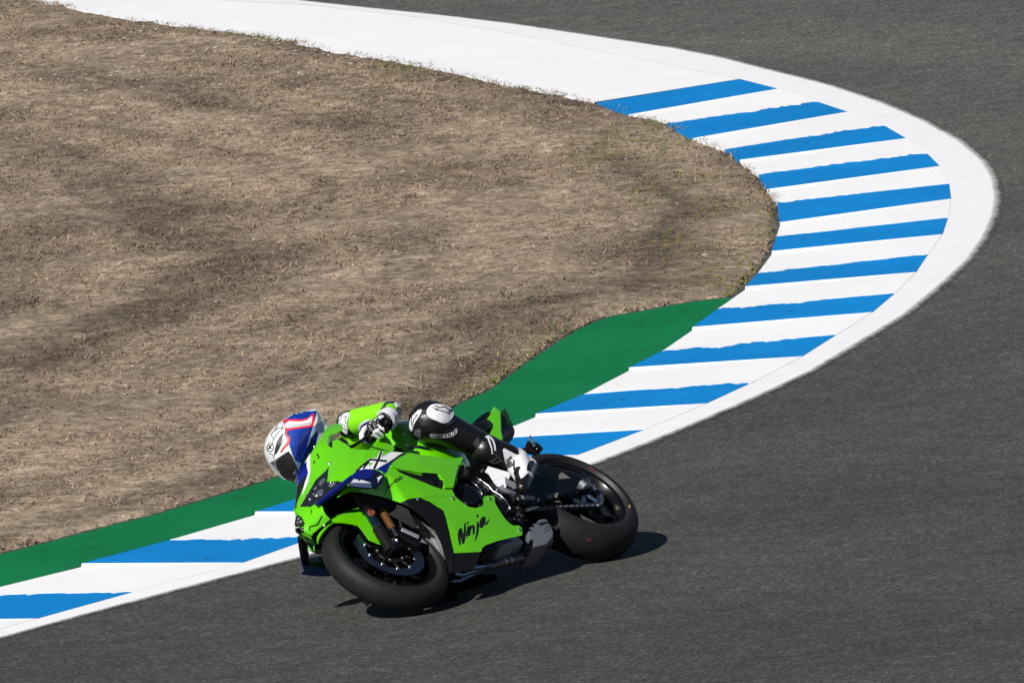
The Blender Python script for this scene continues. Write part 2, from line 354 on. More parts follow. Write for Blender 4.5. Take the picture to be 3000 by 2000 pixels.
def lathe_geo(prof, c, ax, n=32, base=0, ref=None):
    """prof: (along axis, radius)"""
    x, y, d = frame_of(ax); V = []; F = []
    for h, r in prof:
        for k in range(n):
            a = 2 * math.pi * k / n; V.append(np.asarray(c) + d * h + r * (math.cos(a) * x + math.sin(a) * y))
    m = len(prof)
    for i in range(m - 1):
        for k in range(n): F.append((base + i * n + k, base + i * n + (k + 1) % n, base + (i + 1) * n + (k + 1) % n, base + (i + 1) * n + k))
    return V, F
def lathe(name, prof, c, ax, mat, parent, n=32, close=False, smooth=True):
    p = list(prof) + ([prof[0]] if close else []); V, F = lathe_geo(p, c, ax, n); o = mk(name, V, F, mat, parent, smooth)
    if smooth: 
        try: o.data.set_sharp_from_angle(angle=R(38))
        except Exception: pass
    return o
def cyl(name, a, b, r, mat, parent, n=16, bev=.25):
    a = np.asarray(a, float); b = np.asarray(b, float); L = np.linalg.norm(b - a); e = min(r * bev, L * .3)
    return lathe(name, [(0, 1e-4), (0, r - e), (e, r), (L - e, r), (L, r - e), (L, 1e-4)], a, b - a, mat, parent, n)
def rbox(name, c, hs, mat, parent, bev=.02, rot=None, seg=3):
    bm = bmesh.new(); bmesh.ops.create_cube(bm, size=2); M = (rot or Matrix.Identity(3))
    for v in bm.verts: v.co = M @ Vector((v.co.x * hs[0], v.co.y * hs[1], v.co.z * hs[2])) + Vector(c)
    if bev: bmesh.ops.bevel(bm, geom=bm.edges[:], offset=bev, segments=seg, affect='EDGES', profile=.6)
    bmesh.ops.recalc_face_normals(bm, faces=bm.faces)
    o_ = OFF.get(parent.name) if parent is not None else None
    if o_ is not None:
        for v in bm.verts: v.co -= Vector(o_)
    me = bpy.data.meshes.new(name); bm.to_mesh(me); bm.free(); me.materials.append(mat)
    me.polygons.foreach_set('use_smooth', np.ones(len(me.polygons), bool))
    try: me.set_sharp_from_angle(angle=R(50))
    except Exception: pass
    o = link(bpy.data.objects.new(name, me), parent)
    if o_ is not None: OFF[o.name] = o_
    return o
def grid_faces(a, b, base=0, flip=False):
    F = [(base + i * b + j, base + i * b + j + 1, base + (i + 1) * b + j + 1, base + (i + 1) * b + j) for i in range(a - 1) for j in range(b - 1)]
    return [f[::-1] for f in F] if flip else F

# ================================================================== THE PLACE
# ---- outlines on the ground, far to near
INN_FAR = S_([(80, 0), (300, 34), (600, 92), (700, 106), (1000, 150), (1250, 190), (1450, 217), (1520, 240), (1750, 272), (1950, 310), (2200, 365), (2352, 405)]) + K_([(0, 165)])
OUT_FAR = S_([(1350, 0), (1700, 38), (2000, 68), (2352, 110)]) + K_([(500, -105), (750, -55)])
OUT = OUT_FAR + K_([(960, 0), (1130, 42), (1300, 85), (1450, 133), (1600, 185), (1800, 270), (2000, 380), (2120, 480), (2180, 570), (2200, 680), (2185, 780), (2130, 900), (2050, 1010), (1900, 1150), (1700, 1310)]) + M_([(2100, 560), (1800, 700), (1500, 830), (1200, 955), (870, 1085)]) + L_([(1640, 1065), (1400, 1130), (1000, 1235), (700, 1315), (400, 1395), (200, 1450), (0, 1505), (-300, 1590), (-900, 1770)])
BLUES = [  # inner top, inner bottom, outer top, outer bottom (as seen in the photograph)
    K_([(75, 180), (255, 245), (845, 57), (1045, 108)]), K_([(440, 295), (595, 370), (1250, 175), (1415, 230)]), K_([(760, 430), (845, 485), (1600, 297), (1725, 370)]),
    K_([(945, 560), (990, 640), (1830, 443), (1905, 517)]), K_([(1043, 710), (1058, 815), (1955, 610), (1965, 690)]), K_([(1040, 890), (1015, 968), (1950, 790), (1920, 878)]),
    K_([(945, 1080), (875, 1155), (1845, 983), (1780, 1078)]), K_([(735, 1270), (595, 1370), (1670, 1190), (1550, 1290)]), M_([(1265, 440), (1065, 540), (2260, 350), (2060, 475)]),
    M_([(810, 692), (530, 805), (1795, 615), (1510, 745)]), M_([(225, 950), (-60, 1070), (1155, 895), (770, 1040)]), [(960, 1432), (749, 1497), (1390, 1422), (1160, 1497)],
    L_([(870, 1010), (420, 1130), (1640, 985), (1240, 1125)]), L_([(-150, 1288), (-700, 1425), (690, 1273), (190, 1410)]), L_([(-1300, 1600), (-1900, 1760), (-400, 1580), (-900, 1720)])]
ZB0, ZB1 = .032, .018      # saw teeth: near edge high, sloping away to the next step
def resample(P, n):
    P = np.asarray(P); d = np.r_[0, np.cumsum(np.linalg.norm(np.diff(P, axis=0), axis=1))]; t = np.linspace(0, d[-1], n); return np.stack([np.interp(t, d, P[:, i]) for i in range(P.shape[1])], 1)
def wob(P, amp, s):
    return np.array([noise.noise(Vector((q[0] * s, q[1] * s, 3.1))) for q in P]) * amp
# track: one sheet to the horizon
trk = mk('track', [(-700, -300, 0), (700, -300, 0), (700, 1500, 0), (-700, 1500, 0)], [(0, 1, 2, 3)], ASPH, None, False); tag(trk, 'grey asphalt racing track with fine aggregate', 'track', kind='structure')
# kerb
kb = bpy.data.objects.new('kerb', None); link(kb); kb.location = (0, 0, 0); tag(kb, 'blue and white saw-tooth painted kerb round the bend', 'kerb', kind='structure')
def block(i0, i1, o0, o1, mat, step=0., rag=0.):
    """strip between far edge (i0 inner .. o0 outer) and near edge (i1 .. o1); step: height of the riser at the far edge; rag: brushed, uneven near edge"""
    n = 60; i0, i1, o0, o1 = map(np.asarray, (i0, i1, o0, o1)); V = []
    perp = (i0 + o0 - i1 - o1); perp[2] = 0; perp = perp / np.linalg.norm(perp)
    rows = ([('lip', 0)] if step else []) + [('s', t) for t in (0, .25, .5, .75, 1.)] + ([('rag', 1.)] if rag else [])
    for kind, v in rows:
        for b in range(n):
            u = b / (n - 1); a0 = i0 * (1 - u) + o0 * u; st_ = step * (1 - u)
            if kind == 'lip': p = a0 - perp * .003 - (0, 0, .0005)
            else:
                lo = a0 - perp * .010 - (0, 0, st_); p = lo * (1 - v) + (i1 * (1 - u) + o1 * u) * v
                if kind == 'rag':
                    q = noise.noise(Vector((p[0] * 7, p[1] * 7, 1.))) + .6 * noise.noise(Vector((p[0] * 23, p[1] * 23, 4.))); big = max(.12, .55 + 1.1 * noise.noise(Vector((p[0] * 1.3, p[1] * .35, 9.))))
                    p = p - perp * rag * max(.02, (.45 + q) * big) + (0, 0, .0022)
            V.append(p)
    m = len(rows); F = grid_faces(m, n); b0 = len(V)      # skirt down to the road on every side
    ring = [j for j in range(n)] + [i * n + n - 1 for i in range(1, m)] + [(m - 1) * n + j for j in range(n - 2, -1, -1)] + [i * n for i in range(m - 2, 0, -1)]
    for j in ring: q = np.array(V[j]); q[2] = -.02; V.append(q)
    for k in range(len(ring)): k2 = (k + 1) % len(ring); F.append((ring[k], b0 + k, b0 + k2, ring[k2]))
    return mk('kerb_block', V, F, mat, kb, False)
def g1(px, z): return gnd([px], z)[0]
prev_i = prev_o = None
for k, (it, ib, ot, ob) in enumerate(BLUES):
    bo0, bo1 = .010 + 0, .012
    # blue: its near edge is the high lip of the tooth
    i0, o0 = g1(it, ZB1 + .003), g1(ot, .0125); i1, o1 = g1(ib, ZB0), g1(ob, .0135)
    block(i0, i1, o0, o1, KBLUE)
    # white strip nearer than it: far edge lies low, the riser between the two is white
    if k + 1 < len(BLUES):
        nt_, no_ = BLUES[k + 1][0], BLUES[k + 1][2]
        ni, no = g1(nt_, ZB1 + .0035), g1(no_, .013)
        block(i1, ni, o1, no, KWHITE, .016, .10)
# white kerb beyond the stripes
fi = gnd(INN_FAR, .024)[::-1]; d = fi[-1] - fi[-2]; fi = np.vstack([fi, fi[-1] + d / np.linalg.norm(d) * 3, fi[-1] + d / np.linalg.norm(d) * 9 + np.array([-3., 0, 0])]); fi = np.vstack([g1(BLUES[0][0], .026), fi])
fo = gnd([BLUES[0][2]] + list(reversed(S_([(1000, 0), (1400, 22), (1900, 78), (2352, 155)]))), .010); d = fo[-1] - fo[-2]; fo = np.vstack([fo, fo[-1] + d / np.linalg.norm(d) * 4 + np.array([-.6, 0, 0]), fo[-1] + d / np.linalg.norm(d) * 9 + np.array([-3., 0, 0])])
a = resample(fi, 80); b = resample(fo, 80); V = []
for t in range(6): V += list(a * (1 - t / 5) + b * t / 5)
for q in a: V.append(q - (0, 0, .05))
F = grid_faces(6, 80); F += [(j, 480 + j, 480 + j + 1, j + 1) for j in range(79)]
mk('kerb_block', V, F, KWHITE, kb, False)
# painted line between stripes and track
lin = []
for (it, ib, ot, ob) in BLUES: lin += [ot, ob]
lin = list(S_([(1000, 0), (1400, 22), (1900, 78), (2352, 155)])) + lin
LI = gnd(lin, .011); LO = gnd(OUT, .0045)
d = LO[0] - LO[1]; d /= np.linalg.norm(d); LO = np.vstack([LO[0] + d * 9 + (-2.5, 0, 0), LO[0] + d * 4 + (-.5, 0, 0), LO]); d = LI[0] - LI[1]; d /= np.linalg.norm(d); LI = np.vstack([LI[0] + d * 9 + (-3, 0, 0), LI[0] + d * 4 + (-.6, 0, 0), LI])
LO = resample(LO, 900)
def nearest_on(P, Q):
    out = []; 
    A0, B0 = Q[:-1], Q[1:]; ab = B0 - A0
    for p in P:
        t = np.clip(((p - A0) * ab).sum(1) / (ab ** 2).sum(1), 0, 1); c = A0 + t[:, None] * ab; out.append(c[np.argmin(((c - p) ** 2).sum(1))])
    return np.array(out)
LN = nearest_on(LO, LI); nrm_ = LO - LN; nrm_[:, 2] = 0; nrm_ /= np.linalg.norm(nrm_, axis=1)[:, None]
V = []; wear = []; cols = [(-.01, None, 0), (0, None, 0), (.35, None, 0), (.7, None, .12), (.92, None, .45), (1.0, None, .75), (1.0, .05, 1.1)]
for j in range(len(LO)):
    for (t, ex, wv) in cols:
        p = LN[j] * (1 - t) + LO[j] * t
        if ex: p = p + nrm_[j] * ex
        p = p.copy(); p[2] = .0115 * (1 - t) + .0045 * t if not ex else .0012; V.append(p); wear.append(wv)
ln_ = mk('edge_line', V, grid_faces(len(LO), len(cols), 0, True), KLINE, kb, False); at = ln_.data.attributes.new('wear', 'FLOAT', 'POINT'); at.data.foreach_set('value', wear)
# green painted strip behind the kerb
GR_OUT = M_([(1660, 140), (1450, 160), (1250, 195), (1100, 225), (990, 243), (900, 265), (760, 330), (620, 420), (500, 500), (430, 550), (270, 670), (150, 720), (50, 775)]) + [(1180, 1265), (1000, 1330)] + L_([(1440, 685), (1200, 760), (800, 880), (500, 955), (200, 1035), (0, 1085), (-400, 1190), (-1500, 1480)])
GR_IN = K_([(800, 1215)]) + [BLUES[7][0], BLUES[7][1], BLUES[8][0], BLUES[8][1], BLUES[9][0], BLUES[9][1], BLUES[10][0], BLUES[10][1], BLUES[11][0], BLUES[11][1], BLUES[12][0], BLUES[12][1], BLUES[13][0], BLUES[13][1]]
ga = resample(gnd(GR_OUT, .014), 160); gb = resample(gnd(GR_IN, .014) + (.04, -.03, 0), 160); V = []
for t in range(5): V += list(ga * (1 - t / 4) + gb * t / 4)
gs = mk('painted_strip', V, grid_faces(5, 160), KGREEN, None, False); tag(gs, 'green painted asphalt strip between dry grass and kerb', 'painted strip', kind='structure')

# ---- dry infield
fld = np.vstack([gnd(GR_OUT[::-1], 0.)[:, :2], gnd([b_ for B in BLUES[6::-1] for b_ in (B[1], B[0])], 0.)[:, :2], gnd(INN_FAR[::-1], 0.)[:, :2]])
e = fld[-1]; fld = np.vstack([fld, [[e[0] - 4, e[1] + 9], [-9, e[1] + 12], [-14, -14], [fld[0, 0], fld[0, 1]]]])
def boundary_dist(P, poly):
    a = poly; b = np.roll(poly, -1, 0); ab = b - a; out = np.full(len(P), 1e9)
    for i in range(len(a)):
        L2 = (ab[i] ** 2).sum()
        if L2 < 1e-12: continue
        t = np.clip(((P - a[i]) @ ab[i]) / L2, 0, 1); out = np.minimum(out, np.linalg.norm(P - (a[i] + t[:, None] * ab[i]), axis=1))
    return out
def fbm2(x, y, sc_, octv, seed):
    """cheap value noise, numpy"""
    r_ = np.random.default_rng(seed); T = r_.random((256, 256)); out = np.zeros_like(x); amp = 1; tot = 0
    for o_ in range(octv):
        u = x * sc_ + 17.3 * o_; v = y * sc_ + 9.1 * o_; iu = np.floor(u).astype(int); iv = np.floor(v).astype(int); fu = u - iu; fv = v - iv; fu = fu * fu * (3 - 2 * fu); fv = fv * fv * (3 - 2 * fv)
        g = lambda a_, b_: T[a_ % 256, b_ % 256]
        out += amp * ((g(iu, iv) * (1 - fu) + g(iu + 1, iv) * fu) * (1 - fv) + (g(iu, iv + 1) * (1 - fu) + g(iu + 1, iv + 1) * fu) * fv); tot += amp; amp *= .55; sc_ *= 2.03
    return out / tot
def height(x, y): return .008 + .05 * (fbm2(x, y, .9, 3, 1) - .35) + .045 * (fbm2(x, y, 5., 4, 2) - .5)
BC = np.array([-5.5, 3.0])
def bands(P):
    """mowing and drying bands that sweep round the infield, parallel to the kerb"""
    d = P - BC; an = np.arctan2(d[:, 1] * .55, d[:, 0]); rr = boundary_dist(P, fld) + .35 * fbm2(P[:, 0] + 9, P[:, 1] + 9, .8, 2, 25)
    a_ = fbm2(rr * 1.0 + 40, an * .55 + 20, 2.4, 3, 21); b_ = fbm2(P[:, 0] + 30, P[:, 1] * .8 + 30, 1.7, 4, 22)
    return np.clip(1.0 + 1.45 * (a_ - .5) + .8 * (b_ - .5), .55, 1.32)
st = .03; gx = np.arange(-7, 3.2, st); gy = np.arange(-11, 27, st); X, Y = np.meshgrid(gx, gy, indexing='ij')
P2 = np.stack([X.ravel(), Y.ravel()], 1); bd = boundary_dist(P2, fld); ins = inpoly(P2, fld)
edge_k = np.clip(bd / .35, 0, 1); H = height(P2[:, 0], P2[:, 1]); Z = .012 + (H - .0) * (.35 + .65 * edge_k) + .012 * edge_k; Z = np.where(bd < .035, np.where(ins, -.004, -.02), Z)
ok = (ins | (bd < .02)).reshape(X.shape); idx = -np.ones(X.size, int); q = ok[:-1, :-1] & ok[1:, :-1] & ok[:-1, 1:] & ok[1:, 1:]
I, J = np.nonzero(q); nY = X.shape[1]; f4 = np.stack([I * nY + J, (I + 1) * nY + J, (I + 1) * nY + J + 1, I * nY + J + 1], 1); used = np.unique(f4); idx[used] = np.arange(len(used))
me = bpy.data.meshes.new('field'); V = np.stack([P2[used, 0], P2[used, 1], Z[used]], 1).astype(np.float32); f4 = idx[f4]
me.vertices.add(len(V)); me.vertices.foreach_set('co', V.ravel()); me.loops.add(f4.size); me.loops.foreach_set('vertex_index', f4.ravel().astype(np.int32)); me.polygons.add(len(f4)); me.polygons.foreach_set('loop_start', np.arange(0, f4.size, 4, dtype=np.int32)); me.polygons.foreach_set('use_smooth', np.ones(len(f4), bool)); me.update(calc_edges=True)
bt_ = me.attributes.new('band', 'FLOAT', 'POINT'); bt_.data.foreach_set('value', bands(P2[used]).astype(np.float32)); me.materials.append(SOIL); fo_ = link(bpy.data.objects.new('field', me)); tag(fo_, 'dry brown infield earth inside the bend', 'field', kind='structure')
# ---- dry grass: flat tufts of straw
NB = 360000; P = np.stack([rng.uniform(-6.2, 2.0, NB * 2), rng.uniform(-10.5, 23, NB * 2)], 1)
view = inpoly(P, fld); P = P[view][:NB]; nb = len(P)
dens = fbm2(P[:, 0], P[:, 1], 1.3, 4, 5); keep = rng.random(nb) < np.clip((dens - .28) * 3.2, .12, 1); P = P[keep]; nb = len(P); dens = dens[keep]
bd = boundary_dist(P, fld); ek = np.clip(bd / .35, 0, 1); z0 = .012 + height(P[:, 0], P[:, 1]) * (.35 + .65 * ek) + .012 * ek
ang = rng.uniform(0, 2 * np.pi, nb); Lb = rng.uniform(.02, .065, nb) * (.6 + .8 * fbm2(P[:, 0], P[:, 1], 2.2, 2, 8)); til = rng.uniform(.02, .42, nb); wd = rng.uniform(.002, .006, nb)
rim_ = bd < rng.uniform(.02, .22, nb); til = np.where(rim_, rng.uniform(.05, .55, nb), til); dx, dy = np.cos(ang), np.sin(ang); a = np.stack([P[:, 0] - dy * wd, P[:, 1] + dx * wd, z0 - .004], 1); b = np.stack([P[:, 0] + dy * wd, P[:, 1] - dx * wd, z0 - .004], 1)
c = np.stack([P[:, 0] + dx * Lb * np.cos(til), P[:, 1] + dy * Lb * np.cos(til), z0 + Lb * np.sin(til)], 1)
V = np.stack([a, b, c], 1).reshape(-1, 3).astype(np.float32); me = bpy.data.meshes.new('dry_grass'); me.vertices.add(len(V)); me.vertices.foreach_set('co', V.ravel()); me.loops.add(len(V)); me.loops.foreach_set('vertex_index', np.arange(len(V), dtype=np.int32)); me.polygons.add(nb); me.polygons.foreach_set('loop_start', np.arange(0, nb * 3, 3, dtype=np.int32)); me.update(calc_edges=True)
pal = np.array([(.31, .24, .17), (.22, .175, .13), (.12, .095, .072), (.40, .325, .24), (.26, .195, .145), (.15, .12, .095)]); cl = pal[rng.integers(0, len(pal), nb)] * rng.uniform(.75, 1.2, nb)[:, None]
cl = cl * bands(P)[:, None] * np.array([1.10, 1.015, .955]); cl = np.where((cl.max(1) > .36)[:, None], cl * .8, cl)
yl = rim_ & (rng.random(nb) < .22); cl[yl] = np.array([.30, .245, .12]) * rng.uniform(.7, 1.25, yl.sum())[:, None]
gpx = gnd(S_([(1140, 190), (1250, 190), (1860, 305), (1715, 470), (1445, 510), (460, 960)]) + K_([(380, 330), (550, 390), (230, 410), (340, 420), (640, 645), (500, 970), (430, 500), (990, 850), (830, 1155), (700, 1090), (500, 1180), (870, 1120), (760, 800), (100, 490), (380, 700)]) + M_([(440, 560), (700, 380), (260, 640)]))[:, :2]
gsz = np.array([.35, .2, .35, .2, .12, .12, .25, .25, .3, .35, .25, .35, .2, .45, .5, .45, .5, .35, .4, .4, .4, .3, .25, .3])[:len(gpx)]
gk = np.zeros(nb)
for (gx_, gy_), s_ in zip(gpx, gsz): gk = np.maximum(gk, np.exp(-(((P[:, 0] - gx_) / (s_ * .42)) ** 2 + ((P[:, 1] - gy_) / (s_ * 1.5)) ** 2)))
gsel = rng.random(nb) < gk * .85; cl[gsel] = np.array([.125, .145, .025]) * rng.uniform(.7, 1.5, gsel.sum())[:, None]
at = me.color_attributes.new('tint', 'FLOAT_COLOR', 'POINT'); at.data.foreach_set('color', np.repeat(np.c_[cl, np.ones(nb)], 3, 0).astype(np.float32).ravel())
me.materials.append(STRAW); dg = link(bpy.data.objects.new('dry_grass', me)); tag(dg, 'short dry straw grass covering the infield', 'grass', kind='stuff')
# ---- pale pebbles, one mass
npb = 12000; P = np.stack([rng.uniform(-6.2, 2, npb), rng.uniform(-10, 23, npb)], 1); stony = gnd(S_([(500, 410), (1000, 250), (1250, 330), (250, 390), (700, 230), (1350, 290)]))[:, :2]
pk = np.full(npb, .05)
for s_ in stony: pk = np.maximum(pk, np.exp(-((P[:, 0] - s_[0]) / .9) ** 2 - ((P[:, 1] - s_[1]) / 1.3) ** 2))
P = P[(rng.random(npb) < pk) & inpoly(P, fld)]; P = P[boundary_dist(P, fld) > .12]; V = []; F = []
for (x, y) in P:
    s_ = random.uniform(.005, .016); b0 = len(V); z = .012 + float(height(np.array([x]), np.array([y]))[0]) * .9 + .014
    for (u, v_, t) in ((1, 0, 0), (0, 1, 0), (-1, 0, 0), (0, -1, 0), (random.uniform(-.4, .4), random.uniform(-.4, .4), .38), (0, 0, -.6)): V.append((x + s_ * u * random.uniform(.7, 1.4), y + s_ * v_ * random.uniform(.7, 1.4), z + s_ * t * random.uniform(.7, 1.2)))
    F += [(b0, b0 + 1, b0 + 4), (b0 + 1, b0 + 2, b0 + 4), (b0 + 2, b0 + 3, b0 + 4), (b0 + 3, b0, b0 + 4), (b0 + 1, b0, b0 + 5), (b0 + 2, b0 + 1, b0 + 5), (b0 + 3, b0 + 2, b0 + 5), (b0, b0 + 3, b0 + 5)]
pb = mk('pebbles', V, F, pm('pebble_stone', (.42, .38, .33), .9, 0, 0, .4, 4.), None, False); tag(pb, 'pale pebbles strewn through the dry grass', 'pebbles', kind='stuff')

# ================================================================== MOTORCYCLE
moto = bpy.data.objects.new('motorcycle', None); link(moto); moto.matrix_world = BM; moto.empty_display_size = .2
tag(moto, 'lime green sport motorcycle leaned over hard beside the kerb', 'motorcycle')
RF, RR, WB = .300, .320, 1.45
# ---- wheels
def axes_front():
    ax = Vector((-math.sin(R(25)), 0, math.cos(R(25)))); q = Matrix.Rotation(STEER, 3, ax); return np.array(q)
SF = axes_front(); FC = np.array([WB, 0, RF]); RC = np.array([0, 0, RR])
def tyre_prof(Rr, wd, bead_r, bead_y, n=22):
    t = np.linspace(-1, 1, n); y = t * wd / 2; r = Rr - .42 * wd * (1 - np.sqrt(np.clip(1 - (t * .96) ** 2, 0, 1)))
    pr = [(y[i], r[i]) for i in range(n)]
    side = [(wd / 2 * 1.0, r[-1] - .012), (wd / 2 * .97, r[-1] - .025), (bead_y + .004, bead_r + .012), (bead_y, bead_r + .002), (bead_y - .012, bead_r - .004)]
    return [(-a, b) for a, b in reversed(side)] + pr + side
def wheel(name, c, M, Rr, wd, bead_r, bead_y, nsp, front):
    Y = M @ np.array([0, 1, 0]); X = M @ np.array([1, 0, 0]); Zv = M @ np.array([0, 0, 1])
    # rim barrel
    pr = [(-bead_y, bead_r + .001), (-bead_y, bead_r - .010), (-bead_y + .012, bead_r - .014), (-bead_y * .62, bead_r - .030), (0, bead_r - .036), (bead_y * .62, bead_r - .030), (bead_y - .012, bead_r - .014), (bead_y, bead_r - .010), (bead_y, bead_r + .001), (bead_y - .006, bead_r + .003), (0, bead_r - .022), (-bead_y + .006, bead_r + .003)]
    V, F = lathe_geo(pr + [pr[0]], c, Y, 72)
    # hub
    hub = [(-.055, .001), (-.055, .03), (-.045, .042), (.045, .042), (.055, .03), (.055, .001)]
    v, f = lathe_geo(hub, c, Y, 28, len(V)); V += v; F += f
    for k in range(nsp):
        for sgn in (-1, 1):
            a0 = 2 * math.pi * k / nsp + .3; a1 = a0 + sgn * .17; p0 = c + .038 * (math.cos(a0) * X + math.sin(a0) * Zv); p1 = c + (bead_r - .028) * (math.cos(a1) * X + math.sin(a1) * Zv)
            v, f = tube_geo([p0, p0 * .5 + p1 * .5, p1], [.014, .011, .013], 8, True, len(V), 1.5); V += v; F += f
    rim = mk(name, V, F, BLACKP, moto)
    pr = tyre_prof(Rr, wd, bead_r, bead_y); V, F = lathe_geo(pr, c, Y, 96); n = 96; mi = []
    for i in range(len(pr) - 1):
        m_ = 1 if (i < 4 or i >= len(pr) - 5) else 0; mi += [m_] * n
    mk('tyre', V, F, [RUBBER, SIDEW], rim, True, mi)
    return rim, X, Y, Zv
rw, RX, RY, RZ = wheel('rear_wheel', RC, np.eye(3), RR, .195, .228, .082, 5, False)
fwh, FX, FY, FZ = wheel('front_wheel', FC, SF, RF, .122, .228, .050, 5, True)
def fpt(x, y, z): return FC + x * FX + y * FY + z * FZ          # steered front frame, origin at the axle
for s in (1, -1):
    d = lathe('brake_disc', [(0, .118), (0, .165), (.005, .165), (.005, .118)], FC + FY * s * .060, FY * s, DISCM, fwh, 64, True)
    V, F = lathe_geo([(0, .048), (0, .072), (.006, .072), (.006, .048), (0, .048)], FC + FY * s * .058, FY * s, 40)
    for k in range(10):
        a = 2 * math.pi * k / 10 + .2; rd = math.cos(a) * FX + math.sin(a) * FZ; v, f = tube_geo([FC + FY * s * .061 + .068 * rd, FC + FY * s * .062 + .116 * rd], [.011, .007], 8, True, len(V), .4); V += v; F += f
    mk('disc_carrier', V, F, BLACKM, fwh)
    for k in range(10):
        a = 2 * math.pi * k / 10 + .2; p = FC + FY * s * .063 + .118 * (math.cos(a) * FX + math.sin(a) * FZ); cyl('disc_bolt', p, p + FY * s * .008, .0085, STEEL, fwh, 10)
    for k in range(5):
        a = 2 * math.pi * k / 5 + .5; p = FC + FY * s * .060 + .062 * (math.cos(a) * FX + math.sin(a) * FZ); cyl('carrier_bolt', p, p + FY * s * .010, .008, STEEL, fwh, 10)
cyl('axle', FC - FY * .10, FC + FY * .10, .012, STEEL, moto)
# fork legs: black lower tubes, stanchions, copper reservoirs, calipers
fk = np.array([-math.sin(R(25)), 0, math.cos(R(25))]); fkS = SF @ fk
for s in (1, -1):
    foot = FC + FY * s * .103 + fkS * .0
    leg = cyl('fork_leg', foot - fkS * .028 + FX * .03, foot + fkS * .135 + FX * .03, .027, BLACKM, moto, 18)
    cyl('stanchion', foot + fkS * .135 + FX * .03, foot + fkS * .62 + FX * .03, .0215, BLUEANO, leg, 18)
    cyl('fork_tube', foot + fkS * .24 + FX * .03, foot + fkS * .63 + FX * .03, .029, BLACKP, leg, 18)
    rbox('axle_clamp', foot + FX * .005, (.038, .020, .034), BLACKM, leg, .010)
    lathe('axle_nut', [(0, .001), (0, .017), (.008, .018), (.010, .012), (.006, .009), (.006, .001)], foot + FY * s * .020, FY * s, STEEL, leg, 20)
    res0 = foot + FX * -.042 + FY * s * .012
    cyl('reservoir_stem', res0 + fkS * .035, res0 + fkS * .095, .010, STEEL, leg, 12)
    cyl('reservoir', res0 + fkS * .09, res0 + fkS * .225, .0175, GOLD, leg, 20)
    # caliper behind the leg
    cc = FC + FY * s * .075 - FX * .128 + FZ * .025
    rbox('brake_caliper', cc, (.040, .036, .068), BLACKP, moto, .014, Matrix(np.stack([FX, FY, FZ], 1).tolist()) @ Matrix.Rotation(R(28), 3, 'Y'))
    rbox('caliper_bridge', cc + FY * s * .02 - FX * .02, (.014, .020, .045), ALU, moto, .006, Matrix(np.stack([FX, FY, FZ], 1).tolist()) @ Matrix.Rotation(R(28), 3, 'Y'))
tube('brake_hose', [fpt(-.14, .10, .06), fpt(-.20, .115, .16), fpt(-.17, .11, .30), fpt(-.16, .08, .42)], .006, BLACKM, moto, 8)
# ---- front fender, shell round the tyre in the steered frame
def fend(P):
    q = (P - FC) @ np.stack([FX, FY, FZ], 1); r = np.hypot(q[:, 0], q[:, 2]); return np.sqrt((np.maximum(r - .245, 0) / .092) ** 2 + (q[:, 1] / .086) ** 2) - 1
FEN = A_([(45, 545), (38, 470), (60, 415), (110, 340), (200, 242), (300, 170), (440, 100), (560, 50), (640, 30), (740, 0), (785, 50), (870, 180), (935, 310), (1000, 440), (955, 555), (790, 490), (690, 350), (640, 290), (560, 268), (400, 244), (290, 240), (200, 300), (120, 385), (65, 470)])
V, T = cdt(FEN, 6.); P = march(V, fend); N = grad(fend, P)
T = [f if np.dot(np.cross(P[f[1]] - P[f[0]], P[f[2]] - P[f[0]]), N[f[0]]) > 0 else f[::-1] for f in T]
W = np.stack([FX, FY, FZ], 1)
for s in (1, -1):
    Q = (P - FC) @ W; Q[:, 1] *= s; NN = N @ W; NN = NN * np.array([1, s, 1]); Q = Q @ W.T + FC; NN = NN @ W.T
    v, f, k = shell(Q, NN, T if s > 0 else [g[::-1] for g in T], .004); fp = mk('fender_side', v, f, [GREEN, BLACKM], moto, True, [0] * len(T) + [1] * len(T) + [0] * (len(f) - k), k)
qa = (P - FC) @ W; 
V = []
for i in range(40):
    a = R(80) + (R(150) - R(80)) * i / 39
    for j in range(13):
        t = -1 + 2 * j / 12; y = .070 * t; r = .245 + .0915 * math.sqrt(1 - (y / .0865) ** 2) - .0015; V.append(FC + FY * y + r * (math.cos(a) * FX + math.sin(a) * FZ))
V = np.array(V); Nn = np.array([ (v - FC) - ((v - FC) @ FY) * FY for v in V]); Nn /= np.linalg.norm(Nn, axis=1)[:, None]
v, f, k = shell(V, Nn, grid_faces(40, 13, 0, False), .003); mk('front_fender', v, f, GREEN, moto, True, None, k)
cyl('reflector', pt(A_([(820, 112)])[0], .118), pt(A_([(820, 112)])[0], .118) + np.array([.006, .012, -.002]), .0185, REFL, moto, 24)
# ---- inner black structure
rbox('airbox', (1.10, 0, .70), (.20, .13, .10), BLACKM, moto, .05); rbox('airbox_cover', (.93, 0, .80), (.13, .12, .05), BLACKM, moto, .03); rbox('inner_shroud', (1.36, 0, .69), (.11, .055, .07), BLACKM, moto, .03)
rbox('engine_block', (.86, 0, .42), (.24, .135, .20), BLACKM, moto, .05); rbox('gearbox', (.66, 0, .36), (.14, .12, .13), BLACKM, moto, .04)
rbox('oil_sump', pt(Z4([(640, 975)])[0], .03) + np.array([-.02, -.03, .02]), (.085, .07, .055), ALU, moto, .018)
rb = rbox('sump_rib', pt(Z4([(660, 1010)])[0], .06) + np.array([-.02, -.02, .02]), (.055, .055, .012), ALU, moto, .005)
rad = []
for i in range(9):
    for j in range(15):
        y = -.115 + .23 * j / 14; z = .17 + .27 * i / 8; rad.append((1.205 - .35 * y * y * 4 + (z - .4) * .12, y, z))
